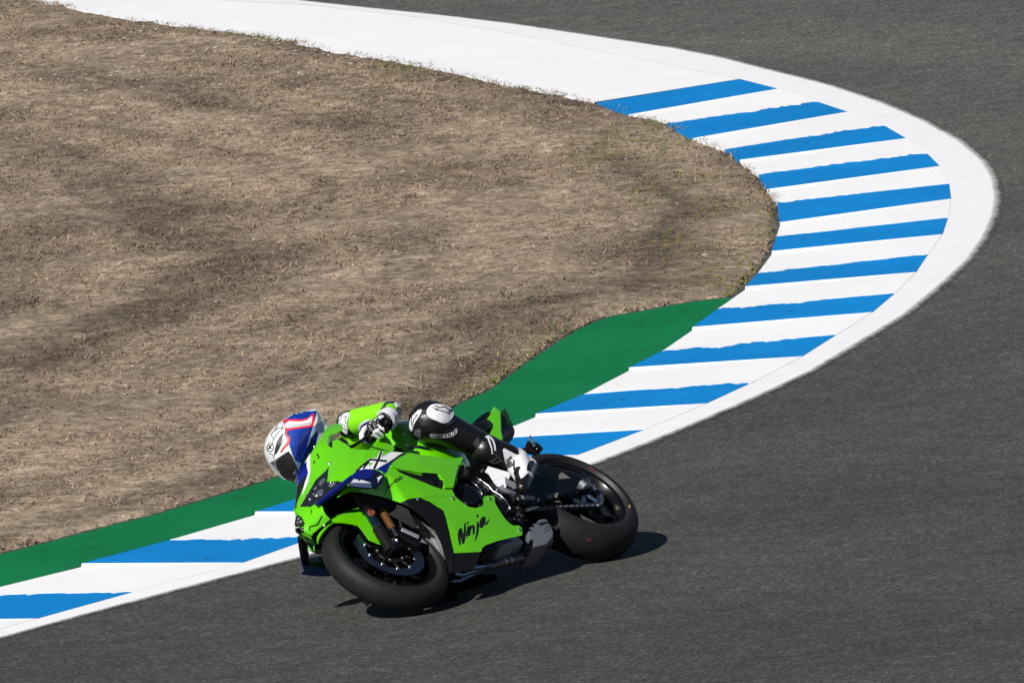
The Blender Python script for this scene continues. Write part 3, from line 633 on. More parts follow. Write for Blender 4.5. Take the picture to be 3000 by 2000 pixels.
rad = np.array(rad); v, f, k = shell(rad, np.tile([1, 0, 0], (len(rad), 1)).astype(float), grid_faces(9, 15), .03); mk('radiator', v, f, RADM, moto, True, None, k)
# ---- fairing
UF = Z1([(880, 462), (935, 408), (1000, 375), (1060, 368), (1108, 382), (1126, 428), (1112, 465), (1050, 492), (985, 510), (935, 550), (914, 610), (924, 662), (965, 690), (1200, 710), (1480, 726), (1820, 746), (2000, 765)]) + Z2([(160, 775), (640, 830), (770, 842), (915, 816), (870, 905), (830, 1080), (790, 1200), (760, 1275), (790, 1325)]) + C_([(632, 711), (430, 717), (210, 731), (80, 745), (0, 782)]) + Z1([(1905, 1440), (1680, 1362), (1400, 1300), (1250, 1288), (1150, 1320), (1045, 1370), (1130, 1260), (1195, 1212), (1160, 1165), (1060, 1148), (915, 1160), (938, 950), (905, 1000), (760, 1130), (660, 1310), (550, 1490), (505, 1560), (462, 1540), (560, 1310), (620, 1160), (660, 1050), (632, 890), (745, 690), (868, 492)])
uf = panel('upper_fairing', UF, GREEN, moto, mirror=True, sp=6.)
LF = C_([(212, 734), (430, 720), (632, 714), (700, 772), (800, 842), (880, 856), (950, 836), (976, 810), (968, 735), (996, 707), (1105, 705), (1115, 790), (1160, 870), (1240, 990), (1290, 1040), (1340, 1068), (1400, 1066), (1435, 1090), (1448, 1135), (1440, 1185), (1150, 1250), (1000, 1305), (960, 1340), (945, 1385), (615, 1400), (590, 1280), (560, 1130), (520, 980), (480, 900), (430, 850), (330, 780)])
lf = panel('lower_fairing', LF, GREEN, moto, mirror=True, sp=6., rim=1)
BP = Z3([(1545, 140), (1640, 93), (1790, 76), (1950, 168), (2070, 232), (2110, 330), (2150, 520), (2215, 785), (2205, 990), (2170, 1042), (2130, 880), (2070, 650), (1980, 470), (1850, 330), (1700, 225)])
panel('black_side_panel', BP, BLACKM, moto, off=.003, thick=.012, mirror=True, sp=6.)
panel('belly_pan', C_([(612, 1402), (945, 1387), (930, 1450), (880, 1568), (800, 1600), (575, 1640), (596, 1568), (600, 1490)]), BLACKM, moto, mirror=True, off=-.003)
panel('wheel_arch_liner', Z3([(1000, 20), (1330, 45), (1545, 142), (1700, 226), (1850, 331), (1980, 471), (1900, 440), (1700, 420), (1300, 200), (1080, 180)]), BLACKM, moto, off=-.035, mirror=True, sp=8)
# nose shell beneath the panels, symmetrical
def cowl(name, z0, z1, smax, mat, off, thick=.003, nz=28, ns=24, smin=0.):
    V = []
    for i in range(nz):
        z = z0 + (z1 - z0) * i / (nz - 1); sm = smax(z) if callable(smax) else smax
        for j in range(-ns, ns + 1):
            q = abs(j) / ns; s = sm * q ** 2; x = float(Xf(z)) - s; y = float(Wz(z) * Hs(s, z) * tuck(x, z)); V.append((x, math.copysign(y, j), z))
    V = np.array(V); m = 2 * ns + 1; N = np.zeros_like(V); G = V.reshape(nz, m, 3)
    du = np.gradient(G, axis=1); dv = np.gradient(G, axis=0); N = np.cross(du, dv).reshape(-1, 3); N /= np.linalg.norm(N, axis=1)[:, None] + 1e-9
    if N[m * (nz // 2) + ns][0] < 0: N = -N
    V = V + N * off; F = grid_faces(nz, m); a, b, c = V[F[0][0]], V[F[0][1]], V[F[0][2]]
    f0 = F[(nz // 2) * (m - 1) + ns]; fl = np.dot(np.cross(V[f0[1]] - V[f0[0]], V[f0[2]] - V[f0[0]]), N[f0[0]]) < 0
    v, f, k = shell(V, N, [g[::-1] for g in F] if fl else F, thick); return mk(name, v, f, mat, moto, True, None, k)
cowl('nose_shell', .565, .735, .10, GREEN, -.006)
be = march(Z1([(868, 485), (745, 690), (633, 890), (480, 1030)]), fair); bz = be[:, 2]; bs = np.array([float(Xf(q[2])) - q[0] for q in be]); o_ = np.argsort(bz)
smx = lambda z: max(.012, float(np.interp(z, bz[o_], bs[o_]))) + .004
ws = cowl('windscreen', .915, 1.155, smx, GLASS, .004, .0025)
for q in be:
    n_ = grad(fair, q[None])[0]; 
    for s in (1, -1): m_ = np.array([1, s, 1]); cyl('screen_bolt', (q - n_ * .002) * m_, (q + n_ * .008) * m_, .006, STEEL, ws, 10)
def cowl_px(name, px, mat, off, thick=.003):
    h = march(px, fair); z = h[:, 2]; s = np.array([float(Xf(q[2])) - q[0] for q in h]); o = np.argsort(z); z, s = z[o], np.maximum(s[o], .002);
    return cowl(name, z[0], z[-1], lambda q: float(np.interp(q, z, s)), mat, off, thick, 16, 14)
cowl_px('nose_panel', Z1([(632, 893), (640, 950), (662, 1052), (640, 1100)]), BLUE, .003)
panel('nose_stripe', Z1([(612, 905), (690, 778), (688, 900), (694, 1010), (660, 1170), (600, 1300), (575, 1345), (620, 1165), (660, 1052), (632, 1000)]), WHITEP, moto, off=.0025, mirror=True, thick=.002)
cowl_px('nose_intake', Z1([(650, 1068), (620, 1160), (590, 1240), (560, 1310), (510, 1430), (470, 1535)]), DECK, .004)
HLP = Z1([(936, 953), (905, 1002), (762, 1132), (662, 1310), (552, 1488), (660, 1500), (800, 1400), (930, 1310), (1060, 1210), (1158, 1166), (1060, 1148), (915, 1160)])
hl = panel('headlight', HLP, HGLASS, moto, off=.001, thick=.02)
for px, r in (((858, 1150), .013), ((835, 1185), .010), ((820, 1310), .017), ((775, 1345), .010), ((975, 1200), .013), ((1010, 1190), .008), ((690, 1400), .006), ((760, 1250), .008), ((640, 1345), .005), ((740, 1330), .006)):
    q = march(Z1([px]), fair)[0]; n_ = grad(fair, q[None])[0]; lathe('lamp_lens', [(0, r * 1.25), (.005, r * 1.2), (.003, r), (.006, r * .7), (.009, r * .3), (.0095, .0005)], q, n_, LENS, hl, 18)
hr = panel('headlight', D_([(150, 722), (215, 755), (250, 830), (244, 880), (185, 892), (135, 885), (118, 840), (125, 775)]), HGLASS, moto, off=.002, thick=.008, sp=4)
for px, r in (((180, 790), .008), ((215, 835), .007), ((165, 845), .007)):
    q = march(D_([px]), fair)[0]; n_ = grad(fair, q[None])[0]; lathe('lamp_lens', [(.003, r * 1.25), (.008, r * 1.2), (.006, r), (.009, r * .7), (.012, r * .3), (.0125, .0005)], q, n_, LENS, hr, 18)
panel('chin_intake', D_([(125, 915), (180, 910), (246, 905), (246, 1025), (190, 1005), (135, 960)]), DECK, moto, off=.002, thick=.006, sp=5)
panel('chin_panel', D_([(190, 615), (320, 610), (352, 640), (342, 715), (440, 698), (502, 728), (466, 792), (430, 855), (322, 890), (320, 950), (355, 965), (372, 1020), (250, 972), (252, 885), (268, 840), (220, 760), (130, 690), (120, 650)]), GREEN, moto, off=.003, mirror=True, sp=5)
# winglets: slim blade from the nose out to the elbow, upright end plate back along the flank
PLATE = Z1([(1212, 1108), (1290, 1025), (1330, 1000), (1430, 978), (1560, 988), (1620, 1010), (1692, 1062), (1682, 1112), (1642, 1198), (1602, 1236), (1522, 1240), (1330, 1225), (1205, 1208), (1240, 1155)])
for s in (1, -1):
    m_ = np.array([1, s, 1]); Nn, Ee = np.array([1.600, .095, .656]), np.array([1.500, .252, .624]); V = []
    for p, c_, h in ((Nn, .040, .012), (Nn * .66 + Ee * .34, .040, .013), (Nn * .33 + Ee * .67, .038, .013), (Ee, .034, .013)):
        for (u, t) in ((1, 0), (.6, .8), (-.3, 1), (-1, .1), (-.3, -1), (.6, -.8)): V.append(p + np.array([c_ * u, 0, h * t - c_ * u * .12]))
    F = [(i * 6 + k, i * 6 + (k + 1) % 6, (i + 1) * 6 + (k + 1) % 6, (i + 1) * 6 + k) for i in range(3) for k in range(6)] + [tuple(reversed(range(6))), tuple(range(18, 24))]
    wl = mk('winglet', np.array(V) * m_, F if s > 0 else [f[::-1] for f in F], BLUE if s > 0 else DBLUE, moto, False)  # right blade takes the darker blue, its shade put into the colour
    bmesh_fix = bmesh.new(); bmesh_fix.from_mesh(wl.data); bmesh.ops.recalc_face_normals(bmesh_fix, faces=bmesh_fix.faces); bmesh_fix.to_mesh(wl.data); bmesh_fix.free()
    prism('end_plate', atY(PLATE, .258) * m_, (0, s, 0), .010, DBLUE, wl, .003)  # darker blue also holds the shade of the inward-turned rear part
    prism('end_plate_face', atY(Z1([(1214, 1108), (1290, 1027), (1332, 1003), (1430, 982), (1558, 992), (1500, 1110), (1262, 1112)]), .2595) * m_, (0, s, 0), .001, BLUE, wl, 0)
    prism('foil_face', atY(Z1([(1235, 1166), (1272, 1120), (1330, 1124), (1345, 1150), (1375, 1126), (1502, 1166), (1508, 1172), (1240, 1168)]), .2595) * m_, (0, s, 0), .001, WHITEP, wl, 0)
    prism('foil_face', atY(Z1([(1208, 1178), (1508, 1176), (1518, 1238), (1330, 1222), (1208, 1206)]), .2595) * m_, (0, s, 0), .001, pm('slate_blue_paint', (.06, .10, .20), .35, 0, .4), wl, 0)
    prism('end_plate_mark', atY(Z1([(1590, 1100), (1650, 1068), (1660, 1085), (1625, 1120), (1600, 1165), (1605, 1125)]), .2600) * m_, (0, s, 0), .001, WHITEP, wl, 0)
# graphics on the left and right flank
panel('white_graphic', Z1([(1282, 1040), (1490, 842), (1582, 840), (1626, 748), (1672, 750), (1645, 832), (1780, 754), (1945, 768), (1760, 880), (1580, 988), (1440, 985), (1330, 1000)]), WHITEP, moto, off=.0015, thick=.001, mirror=True)
panel('blue_graphic', Z1([(1580, 990), (1640, 955), (1765, 888), (1880, 800), (1995, 778), (1870, 872), (1762, 930), (1705, 1050), (1640, 1010)]), BLUE, moto, off=.0015, thick=.001, mirror=True)
panel('black_graphic', Z1([(1880, 800), (1940, 768), (2000, 778), (1870, 872), (1790, 915), (1760, 890)]), DECK, moto, off=.0022, thick=.001, mirror=True)
for st_ in (stroke([(1305, 1022), (1400, 935), (1495, 862)], 24), stroke([(1490, 860), (1600, 868), (1718, 882)], 26), stroke([(1645, 750), (1605, 860), (1545, 985)], [22, 28, 30]), stroke([(1400, 985), (1440, 930), (1480, 892)], [22, 26, 22])):
    panel('letter_stroke', Z1(st_), DECK, moto, off=.0028, thick=.001, sp=5)
panel('letter_gap', Z1([(1482, 905), (1532, 905), (1476, 958)]), GREEN, moto, off=.0028, thick=.001, sp=5)
for st_ in ([(1715, 1215), (1760, 1205), (1725, 1255), (1770, 1222)], [(1765, 1172), (1792, 1212)], [(1815, 1165), (1745, 1228)], [(1800, 1168), (1822, 1156)], [(1833, 1122), (1826, 1162)], [(1842, 1120), (1872, 1115), (1868, 1150), (1838, 1160), (1842, 1122)], [(1885, 1142), (1890, 1088), (1930, 1086), (1918, 1108), (1892, 1116)], [(1895, 1114), (1922, 1128)]):
    for a, b in zip(st_[:-1], st_[1:]): panel('letter_stroke', Z1(stroke([a, b], 8)), DECK, moto, off=.0018, thick=.001, sp=8)
NIN = [([(692, 1303), (678, 1215), (680, 1140), (698, 1098)], [14, 24, 22, 14]), ([(698, 1100), (714, 1190), (728, 1288)], [18, 24, 20]), ([(726, 1288), (744, 1190), (750, 1100), (746, 1036)], [18, 20, 18, 10]), ([(772, 1205), (782, 1140), (792, 1085), (784, 1075)], [12, 20, 18, 8]), ([(776, 1050), (785, 1022)], [14, 12]), ([(800, 1192), (806, 1130), (815, 1065)], [12, 18, 14]), ([(808, 1120), (832, 1075), (852, 1062), (856, 1110), (850, 1178)], [8, 16, 20, 20, 12]), ([(900, 1020), (906, 1080), (896, 1170), (868, 1252)], [14, 20, 18, 5]), ([(896, 928), (905, 968)], [10, 16]), ([(985, 968), (958, 975), (935, 1030), (936, 1092), (955, 1088), (978, 1030), (988, 962)], [16, 18, 20, 18, 16, 16, 16]), ([(985, 960), (984, 1040), (1000, 1062), (1040, 990)], [12, 18, 16, 6])]
for pts, wd in NIN: panel('brush_letter', C_(stroke(pts, np.array(wd) * 1.3)), DECK, moto, off=.0018, thick=.001, sp=5, rnd=1)
panel('side_vane', [(760 + x / 2.903, 1160 + y / 2.903) for x, y in [(1125, 575), (1180, 535), (1265, 492), (1500, 532), (1690, 582), (1660, 690), (1640, 785), (1567, 788), (1560, 720), (1515, 668), (1390, 658), (1370, 662), (1230, 640), (1120, 612)]], GREEN, moto, off=.008, thick=.009, mirror=True, sp=6.)
panel('panel_gap', [(760 + x / 2.903, 1160 + y / 2.903) for x, y in stroke([(1050, 652), (1084, 690), (1084, 790), (1062, 845)], 5)], DECK, moto, off=.0012, thick=.001, mirror=True, sp=4.)
# side intake (dark scoop) and small hole row
panel('side_scoop', Z2([(0, 990), (90, 1015), (340, 1072), (370, 1040), (560, 1075), (575, 1120), (630, 1140), (640, 1180), (620, 1255), (500, 1215), (380, 1165), (200, 1095), (60, 1035)]) , BLACKM, moto, off=.0016, thick=.002, mirror=True)
panel('scoop_duct', Z2([(365, 1060), (400, 1050), (520, 1065), (555, 1085), (560, 1125), (520, 1200), (500, 1205), (455, 1130)]), BLACKP, moto, off=.008, thick=.008, mirror=True)
for px in ((785, 795), (800, 828), (740, 893)): panel('screen_vent', Z1([(px[0] - 14, px[1] + 20), (px[0] - 4, px[1] - 15), (px[0] + 16, px[1] - 24), (px[0] + 4, px[1] + 14)]), DECK, moto, off=.0016, thick=.001, mirror=True, sp=5)
for px in (Z1([(948, 915)])[0], Z2([(360, 957)])[0], C_([(180, 755)])[0], C_([(602, 740)])[0], C_([(1045, 745)])[0], C_([(1410, 1120)])[0]):
    q = march([px], fair)[0]; n_ = grad(fair, q[None])[0]
    for s in (1, -1): m_ = np.array([1, s, 1]); cyl('fairing_bolt', (q - n_ * .004) * m_, (q + n_ * .006) * m_, .0075, STEEL, moto, 12)
panel('cockpit_shadow', Z1([(916, 610), (937, 552), (987, 512), (1050, 494), (1112, 467), (1180, 520), (1245, 660), (1250, 712), (965, 688), (926, 660)]), DECK, moto, off=-.03, mirror=True)  # black sheet standing in for the shade inside the cockpit opening
panel('inner_cowl', Z1([(980, 560), (1050, 535), (1110, 570), (1180, 610), (1245, 680), (1200, 708), (1000, 695), (970, 620)]), GREEN, moto, off=-.016, mirror=True)
slab('tank_cover', Z1([(1475, 718), (1560, 640), (1700, 525), (1760, 585), (1830, 712), (1790, 748), (1650, 735)]), .185, .012, GREEN, moto, .003, True)
# ---- tank, seat, tail
def tankF(P): return (np.abs((P[:, 0] - .61) / .21) ** 2.6 + np.abs(P[:, 1] / (.175 - .10 * np.clip(.75 - P[:, 0], 0, .3))) ** 2.6 + np.abs((P[:, 2] - .80) / .225) ** 2.6) - 1
V = []; nu, nv = 40, 28
for i in range(nu):
    for j in range(nv):
        th = 2 * math.pi * i / nu; ph = -math.pi / 2 + math.pi * j / (nv - 1); e_ = 2 / 2.6
        cs = lambda v_: math.copysign(abs(v_) ** e_, v_); x = .61 + .21 * cs(math.cos(ph)) * cs(math.cos(th)); V.append((x, (.175 - .10 * min(max(.75 - x, 0), .3)) * cs(math.cos(ph)) * cs(math.sin(th)), .80 + .225 * cs(math.sin(ph))))
F = [(i * nv + j, ((i + 1) % nu) * nv + j, ((i + 1) % nu) * nv + j + 1, i * nv + j + 1) for i in range(nu) for j in range(nv - 1)]
mk('fuel_tank', V, F, GREEN, moto)
for pl in ([(1922, 518), (1945, 490), (1985, 535)], [(1965, 662), (2000, 655), (2035, 672), (1990, 682)]): panel('tank_mark', Z1(pl), WHITEP, moto, F=tankF, off=.003, thick=.001, sp=5)
panel('tank_side_trim', Z2([(150, 712), (230, 680), (320, 672), (400, 690), (500, 740), (420, 730), (300, 705)]), DBLUE, moto, F=tankF, off=.004, thick=.002, mirror=True)
def sections(name, secs, mat, nseg=20, pw=2.4):
    """loft of superellipse sections (x, z centre, half width, half height)"""
    V = []; 
    for (x, zc, hw, hh) in secs:
        for k in range(nseg):
            a = 2 * math.pi * k / nseg; e_ = 2 / pw; cs = lambda v_: math.copysign(abs(v_) ** e_, v_); V.append((x, hw * cs(math.cos(a)), zc + hh * cs(math.sin(a))))
    F = [(i * nseg + k, i * nseg + (k + 1) % nseg, (i + 1) * nseg + (k + 1) % nseg, (i + 1) * nseg + k) for i in range(len(secs) - 1) for k in range(nseg)] + [tuple(reversed(range(nseg))), tuple((len(secs) - 1) * nseg + k for k in range(nseg))]
    return mk(name, V, F, mat, moto, True, None, len(F) - 2)
sections('seat', [(.50, .84, .09, .03), (.42, .825, .125, .035), (.25, .83, .14, .035), (.14, .845, .12, .035), (.08, .86, .10, .04)], BLACKM)
sections('subframe', [(.66, .70, .11, .09), (.5, .70, .11, .10), (.3, .745, .10, .07), (.12, .78, .08, .05), (-.1, .84, .05, .035)], BLACKM)
TL = Z2([(1326, 130), (1355, 150), (1420, 205), (1425, 330), (1430, 480), (1452, 560), (1410, 640), (1345, 585), (1272, 522), (1285, 440), (1230, 398), (1168, 410), (1195, 340), (1240, 290), (1300, 205)])
P = atY(TL, .085); tl = []
cen = P.mean(0)
V = []; n = len(P)
for (y, k) in ((.085, 1.), (.06, .99), (.0, .985)):
    for q in P: V.append((cen[0] + (q[0] - cen[0]) * k, y, cen[2] + (q[2] - cen[2]) * k))
slabv = np.array(V)
slab('tail_cowl', TL, .088, .03, GREEN, moto, .008, True)
P2_ = atY(TL, .088); prism('tail_top', P2_ - np.array([0, .0301, 0]), (0, 1, 0), .1158, GREEN, moto, 0)
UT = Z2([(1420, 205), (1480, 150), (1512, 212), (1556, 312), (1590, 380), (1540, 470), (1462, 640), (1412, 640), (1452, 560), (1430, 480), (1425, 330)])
q = atY(UT, .05); prism('tail_underside', q, (0, 1, 0), .10, pm('shaded_tail_green', (.008, .035, .002), .25, 0, .3), moto, .01)  # underside facet of the tail, its shade put into the dark green
slab('pillion_pad', Z2([(1000, 402), (1060, 330), (1150, 250), (1230, 205), (1296, 200), (1240, 288), (1195, 340), (1170, 408), (1230, 398), (1282, 440), (1265, 500), (1180, 500), (1090, 470)]), .07, .14, BLACKP, moto, .02)
# licence plate bracket behind the tail
br = tube('plate_bracket', atY(E_([(-80, 1400), (80, 1395), (300, 1400), (480, 1385), (620, 1410), (760, 1470), (860, 1470)]), 0.), [.014, .013, .012, .012, .011, .010, .008], BLACKM, moto, 10)
prism('bracket_plate', atY(E_([(540, 1330), (545, 1200), (580, 1125), (660, 1170), (700, 1240), (690, 1300), (640, 1220), (612, 1215), (640, 1300), (690, 1390), (640, 1400)]), .01), (0, 1, 0), .02, BLACKM, br, .002)
tube('stalk', atY(E_([(640, 1020), (690, 1130), (730, 1210)]), .012), [.005, .007, .008], GREYL, br, 8)
rbox('signal_housing', pt(E_([(800, 1320)])[0], .012), (.022, .014, .024), BLACKP, br, .008)
cyl('bracket_bolt', pt(E_([(735, 1250)])[0], .022), pt(E_([(735, 1250)])[0], .036), .007, STEEL, br, 12)
# ---- frame, engine covers
slab('frame_spar', C_([(700, 328), (770, 338), (960, 398), (1040, 440), (1100, 540), (1150, 600), (1195, 645), (1215, 705), (1255, 785), (1305, 870), (1262, 905), (1180, 860), (1108, 716), (1060, 640), (985, 700), (955, 640), (900, 570), (800, 508), (690, 490), (650, 560), (660, 440)]), .165, .05, BLACKP, moto, .012, True)
tube('frame_trim', atY(C_([(890, 488), (960, 530), (1040, 590), (1090, 650), (1180, 700), (1240, 760), (1280, 820), (1300, 875)]), .170), .0045, STEEL, moto, 8)
tube('cover_trim', atY(C_([(830, 540), (890, 580), (940, 640), (965, 710)]), .172), .003, STEEL, moto, 8)
cp = pt(C_([(775, 690)])[0], .165)
lathe('clutch_cover', [(-.05, .075), (0, .076), (.012, .072), (.020, .060), (.026, .035), (.027, .001)], cp + np.array([0, -.005, 0]), (.12, 1, 0), BLACKP, moto, 36)
for a in range(6):
    p = cp + np.array([.080 * math.cos(a * 1.05 + .4), -.004, .080 * math.sin(a * 1.05 + .4)]); cyl('cover_bolt', p - (0, .02, 0), p + (0, .006, 0), .006, STEEL, moto, 10)
for px in ((765, 352), (965, 403)): q = pt(C_([px])[0], .166); cyl('frame_bolt', q, q + (0, .006, 0), .007, STEEL, moto, 12)
q = pt(C_([(1140, 655)])[0], .16); cyl('pivot_bolt', q - (0, .03, 0), q + (0, .016, 0), .014, STEEL, moto, 16)
# ---- swingarm, chain, sprocket
SWP = Z4([(880, 232), (1000, 246), (1120, 268), (1250, 300), (1330, 330), (1380, 392), (1442, 408), (1446, 430), (1400, 448), (1330, 462), (1270, 478), (1150, 512), (1020, 560), (900, 600), (800, 560), (770, 470), (800, 330)])
slab('swingarm', SWP, .130, .036, BLACKP, moto, .010, True)
for q in ([(1395, 450), (1430, 420), (1535, 495), (1395, 505)], [(1075, 385), (1110, 395), (1190, 465), (1150, 452), (1075, 412)], [(1230, 700), (1390, 665), (1370, 730), (1330, 702), (1300, 735), (1265, 740)]): slab('sunlit_patch', [(1300 + x / 4.127, 1280 + y / 4.127) for x, y in q], .1335, .003, GREYM, moto, .001)  # pale patches added where sunlight shows; the arm has no such plates
rbox('swingarm_bridge', (.50, 0, .40), (.10, .11, .055), BLACKP, moto, .02)
for s in (1, -1):
    rbox('axle_block', (0, s * .138, .32), (.030, .012, .018), ALU, moto, .004); lathe('axle_nut', [(0, .001), (0, .017), (.014, .016), (.018, .010), (.018, .001)], (0, s * .148, .32), (0, s, 0), STEEL, moto, 6)
sp_ = []; NT = 41
for k in range(NT * 4):
    a = 2 * math.pi * k / (NT * 4); r = .104 + (.005 if k % 4 < 2 else -.002); sp_.append((r, a))
V = []; F = []
n = len(sp_)
for y in (.087, .093):
    for r, a in sp_: V.append((r * math.cos(a), y, .32 + r * math.sin(a)))
    for r, a in sp_: V.append((.082 * math.cos(a), y, .32 + .082 * math.sin(a)))
for k in range(n):
    k2 = (k + 1) % n; F += [(k, k2, n + k2, n + k)[::-1], (2 * n + k, 2 * n + k2, 3 * n + k2, 3 * n + k), (k, k2, 2 * n + k2, 2 * n + k), (n + k, 3 * n + k, 3 * n + k2, n + k2)]
V = np.array(V)
for k in range(6):
    a = k * math.pi / 3; v, f = tube_geo([np.array([.03 * math.cos(a), .09, .32 + .03 * math.sin(a)]), np.array([.086 * math.cos(a + .12), .09, .32 + .086 * math.sin(a + .12)])], [.012, .010], 8, True, len(V)); V = np.vstack([V, v]); F += f
spk = mk('sprocket', V, F, SPROCK, rw, False)
path = []
for k in range(60):
    a = math.pi / 2 + math.pi * k / 59 + .0; path.append((.107 * math.cos(a), .32 + .107 * math.sin(a)))
fx, fz, fr = .66, .40, .036
for k in range(30): 
    a = -math.pi / 2 + math.pi * k / 29; path.append((fx + fr * math.cos(a), fz + fr * math.sin(a)))
pp = resample(np.array(path + [path[0]]), 108); V = []; F = []
for k in range(107):
    p, q = pp[k], pp[k + 1]; d = (q - p) / np.linalg.norm(q - p); nn = np.array([-d[1], d[0]]); c_ = (p + q) / 2; h = np.linalg.norm(q - p) * .56; hz = .0075 if k % 2 else .0065; hy = .011 if k % 2 else .007
    b0 = len(V)
    for (u, t) in ((1, .75), (0, 1), (-1, .75), (-1, -.75), (0, -1), (1, -.75)):
        w2 = c_ + d * h * u + nn * hz * t
        V.append((w2[0], .09 - hy, w2[1])); V.append((w2[0], .09 + hy, w2[1]))
    F += [tuple(b0 + 2 * i + 1 for i in range(6)), tuple(b0 + 2 * i for i in reversed(range(6)))] + [(b0 + 2 * i, b0 + 2 * ((i + 1) % 6), b0 + 2 * ((i + 1) % 6) + 1, b0 + 2 * i + 1) for i in range(6)]
mk('drive_chain', V, F, CHAINM, moto, False)
cyl('shock_absorber', (.50, 0, .30), (.44, 0, .62), .035, BLACKM, moto, 18)
tube('linkage', [(.56, .03, .22), (.48, .03, .25), (.40, .03, .30)], .016, BLACKM, moto, 10)
# ---- exhaust
H_ = crop(1300, 1280, 4.127); mc = pt(C_([(1668, 1140)])[0], .06)
mb = slab('muffler', H_([(1022, 1110), (1060, 1060), (1150, 990), (1228, 976), (1270, 1010), (1300, 1070), (1330, 1140), (1328, 1200), (1255, 1285), (1160, 1315), (1078, 1330), (1040, 1210)]), .075, .13, MUFF, moto, .014)
for q in ([(1200, 1050), (1252, 1028)], [(1190, 1110), (1275, 1070)], [(1185, 1150), (1280, 1108)]): tube('muffler_rib', atY(H_(q), .076), .0022, MUFF, mb, 6)
pp = [atY(Z4([(300, 1195)]), .0)[0], atY(Z4([(420, 1165)]), .0)[0], atY(Z4([(520, 1140)]), .0)[0]]
for off_ in (-.035, -.008, .02): tube('header_pipe', [pp[0] + (.05, off_ * 1.6, .02), pp[0] + (.01, off_ * 1.3, 0), pp[1] + (0, off_ * .6, 0), pp[2] + (-.01, 0, 0)], [.013, .013, .014, .018], BLUED, moto, 12)
col_ = tube('exhaust_collector', [pp[2], pt(Z4([(610, 1110)])[0], 0), pt(Z4([(700, 1088)])[0], 0), pt(Z4([(850, 1045)])[0], 0), pt(Z4([(940, 1000)])[0], 0), mc + np.array([-.04, -.03, -.04])], [.018, .0195, .020, .021, .024, .026], BROWNED, moto, 16)
for px in ((640, 1103), (690, 1092)): q = pt(Z4([px])[0], 0); cyl('pipe_clamp', q, q + (-.012, 0, .002), .0225, STEEL, col_, 16)
# ---- rider controls
for s in (1, -1):
    m_ = np.array([1, s, 1])
    prism('heel_guard', atY(C_([(1240, 478), (1300, 520), (1350, 540), (1410, 600), (1400, 640), (1330, 610), (1262, 592), (1245, 540)]), .15) * m_, (0, s, 0), .006, ALU, moto, .002)
    q = pt(C_([(1385, 680)])[0], .17) * m_; cyl('footpeg', q + np.array([-.06, -s * .035, .0]), q + np.array([.0, s * .055, 0.0]), .012, BLACKM, moto, 12)
    tube('footpeg_bracket', [np.array([.60, s * .135, .45]), np.array([.54, s * .145, .41]), q + np.array([-.05, -s * .03, .0])], [.016, .014, .013], ALU, moto, 10)
    tube('pedal_lever', [pt(C_([(1395, 735)])[0], .16) * m_, pt(C_([(1500, 725)])[0], .16) * m_, pt(C_([(1590, 740)])[0], .16) * m_], [.010, .011, .009], ALU, moto, 8)
    tube('shift_rod', [pt(C_([(1500, 880)])[0], .15) * m_, pt(C_([(1560, 860)])[0], .15) * m_, pt(C_([(1635, 850)])[0], .15) * m_], .008, STEEL, moto, 8)
    tube('pedal_tip', [pt(C_([(1385, 685)])[0], .18) * m_, pt(C_([(1340, 765)])[0], .19) * m_], .008, BLACKM, moto, 10)
    for px in ((1270, 585), (1370, 615), (1205, 592), (1325, 712), (1640, 750)): q = pt(C_([px])[0], .158) * m_; cyl('rearset_bolt', q - np.array([0, s * .012, 0]), q + np.array([0, s * .006, 0]), .006, STEEL, moto, 10)
for px, c_ in (((1240, 920), BLACKM), ((1335, 880), BLACKM), ((1370, 940), STEEL), ((1400, 920), BLACKM), ((1345, 1000), BLACKM), ((1400, 1010), BLACKM), ((1430, 960), BLACKM)): q = pt(C_([px])[0], .12); cyl('coupling', q - (.01, .03, 0), q + (.0, .012, 0), .011, c_, moto, 12)
tube('coolant_hose', atY(C_([(1230, 915), (1290, 905), (1350, 890)]), .14), .011, BLACKM, moto, 10)
GA, GB = pt(G_([(850, 1150)])[0], .13), pt(G_([(1560, 620)])[0], .30)
for s in (1, -1):
    m_ = np.array([1, s, 1]); hb = cyl('handlebar', GA * m_, GB * m_, .012, BLACKM, moto, 12)
    d = (GB - GA) / np.linalg.norm(GB - GA)
    cyl('grip', (GA + d * .07) * m_, (GB - d * .005) * m_, .0165, BLACKM, hb, 14)
    lv = tube('lever', [pt(G_([(400, 1372)])[0], .13) * m_, pt(G_([(560, 1320)])[0], .16) * m_, pt(G_([(780, 1170)])[0], .21) * m_, pt(G_([(1040, 960)])[0], .28) * m_], [.008, .008, .007, .006], BLACKP, hb, 10)
    q = pt(G_([(1040, 960)])[0], .28) * m_; lathe('lever_ball', [(-.010, .0005), (-.008, .007), (0, .010), (.008, .007), (.010, .0005)], q, d * m_, BLACKP, hb, 14)
    rbox('control_cluster', (GA + d * .05 + np.array([.01, 0, -.01])) * m_, (.022, .022, .024), BLACKM, hb, .006)
rbox('instrument_panel', (1.16, 0, .93), (.012, .075, .045), BLACKM, moto, .008, Matrix.Rotation(R(-35), 3, 'Y'))
rbox('steering_yoke', (1.05, 0, .87), (.035, .11, .018), BLACKM, moto, .01)
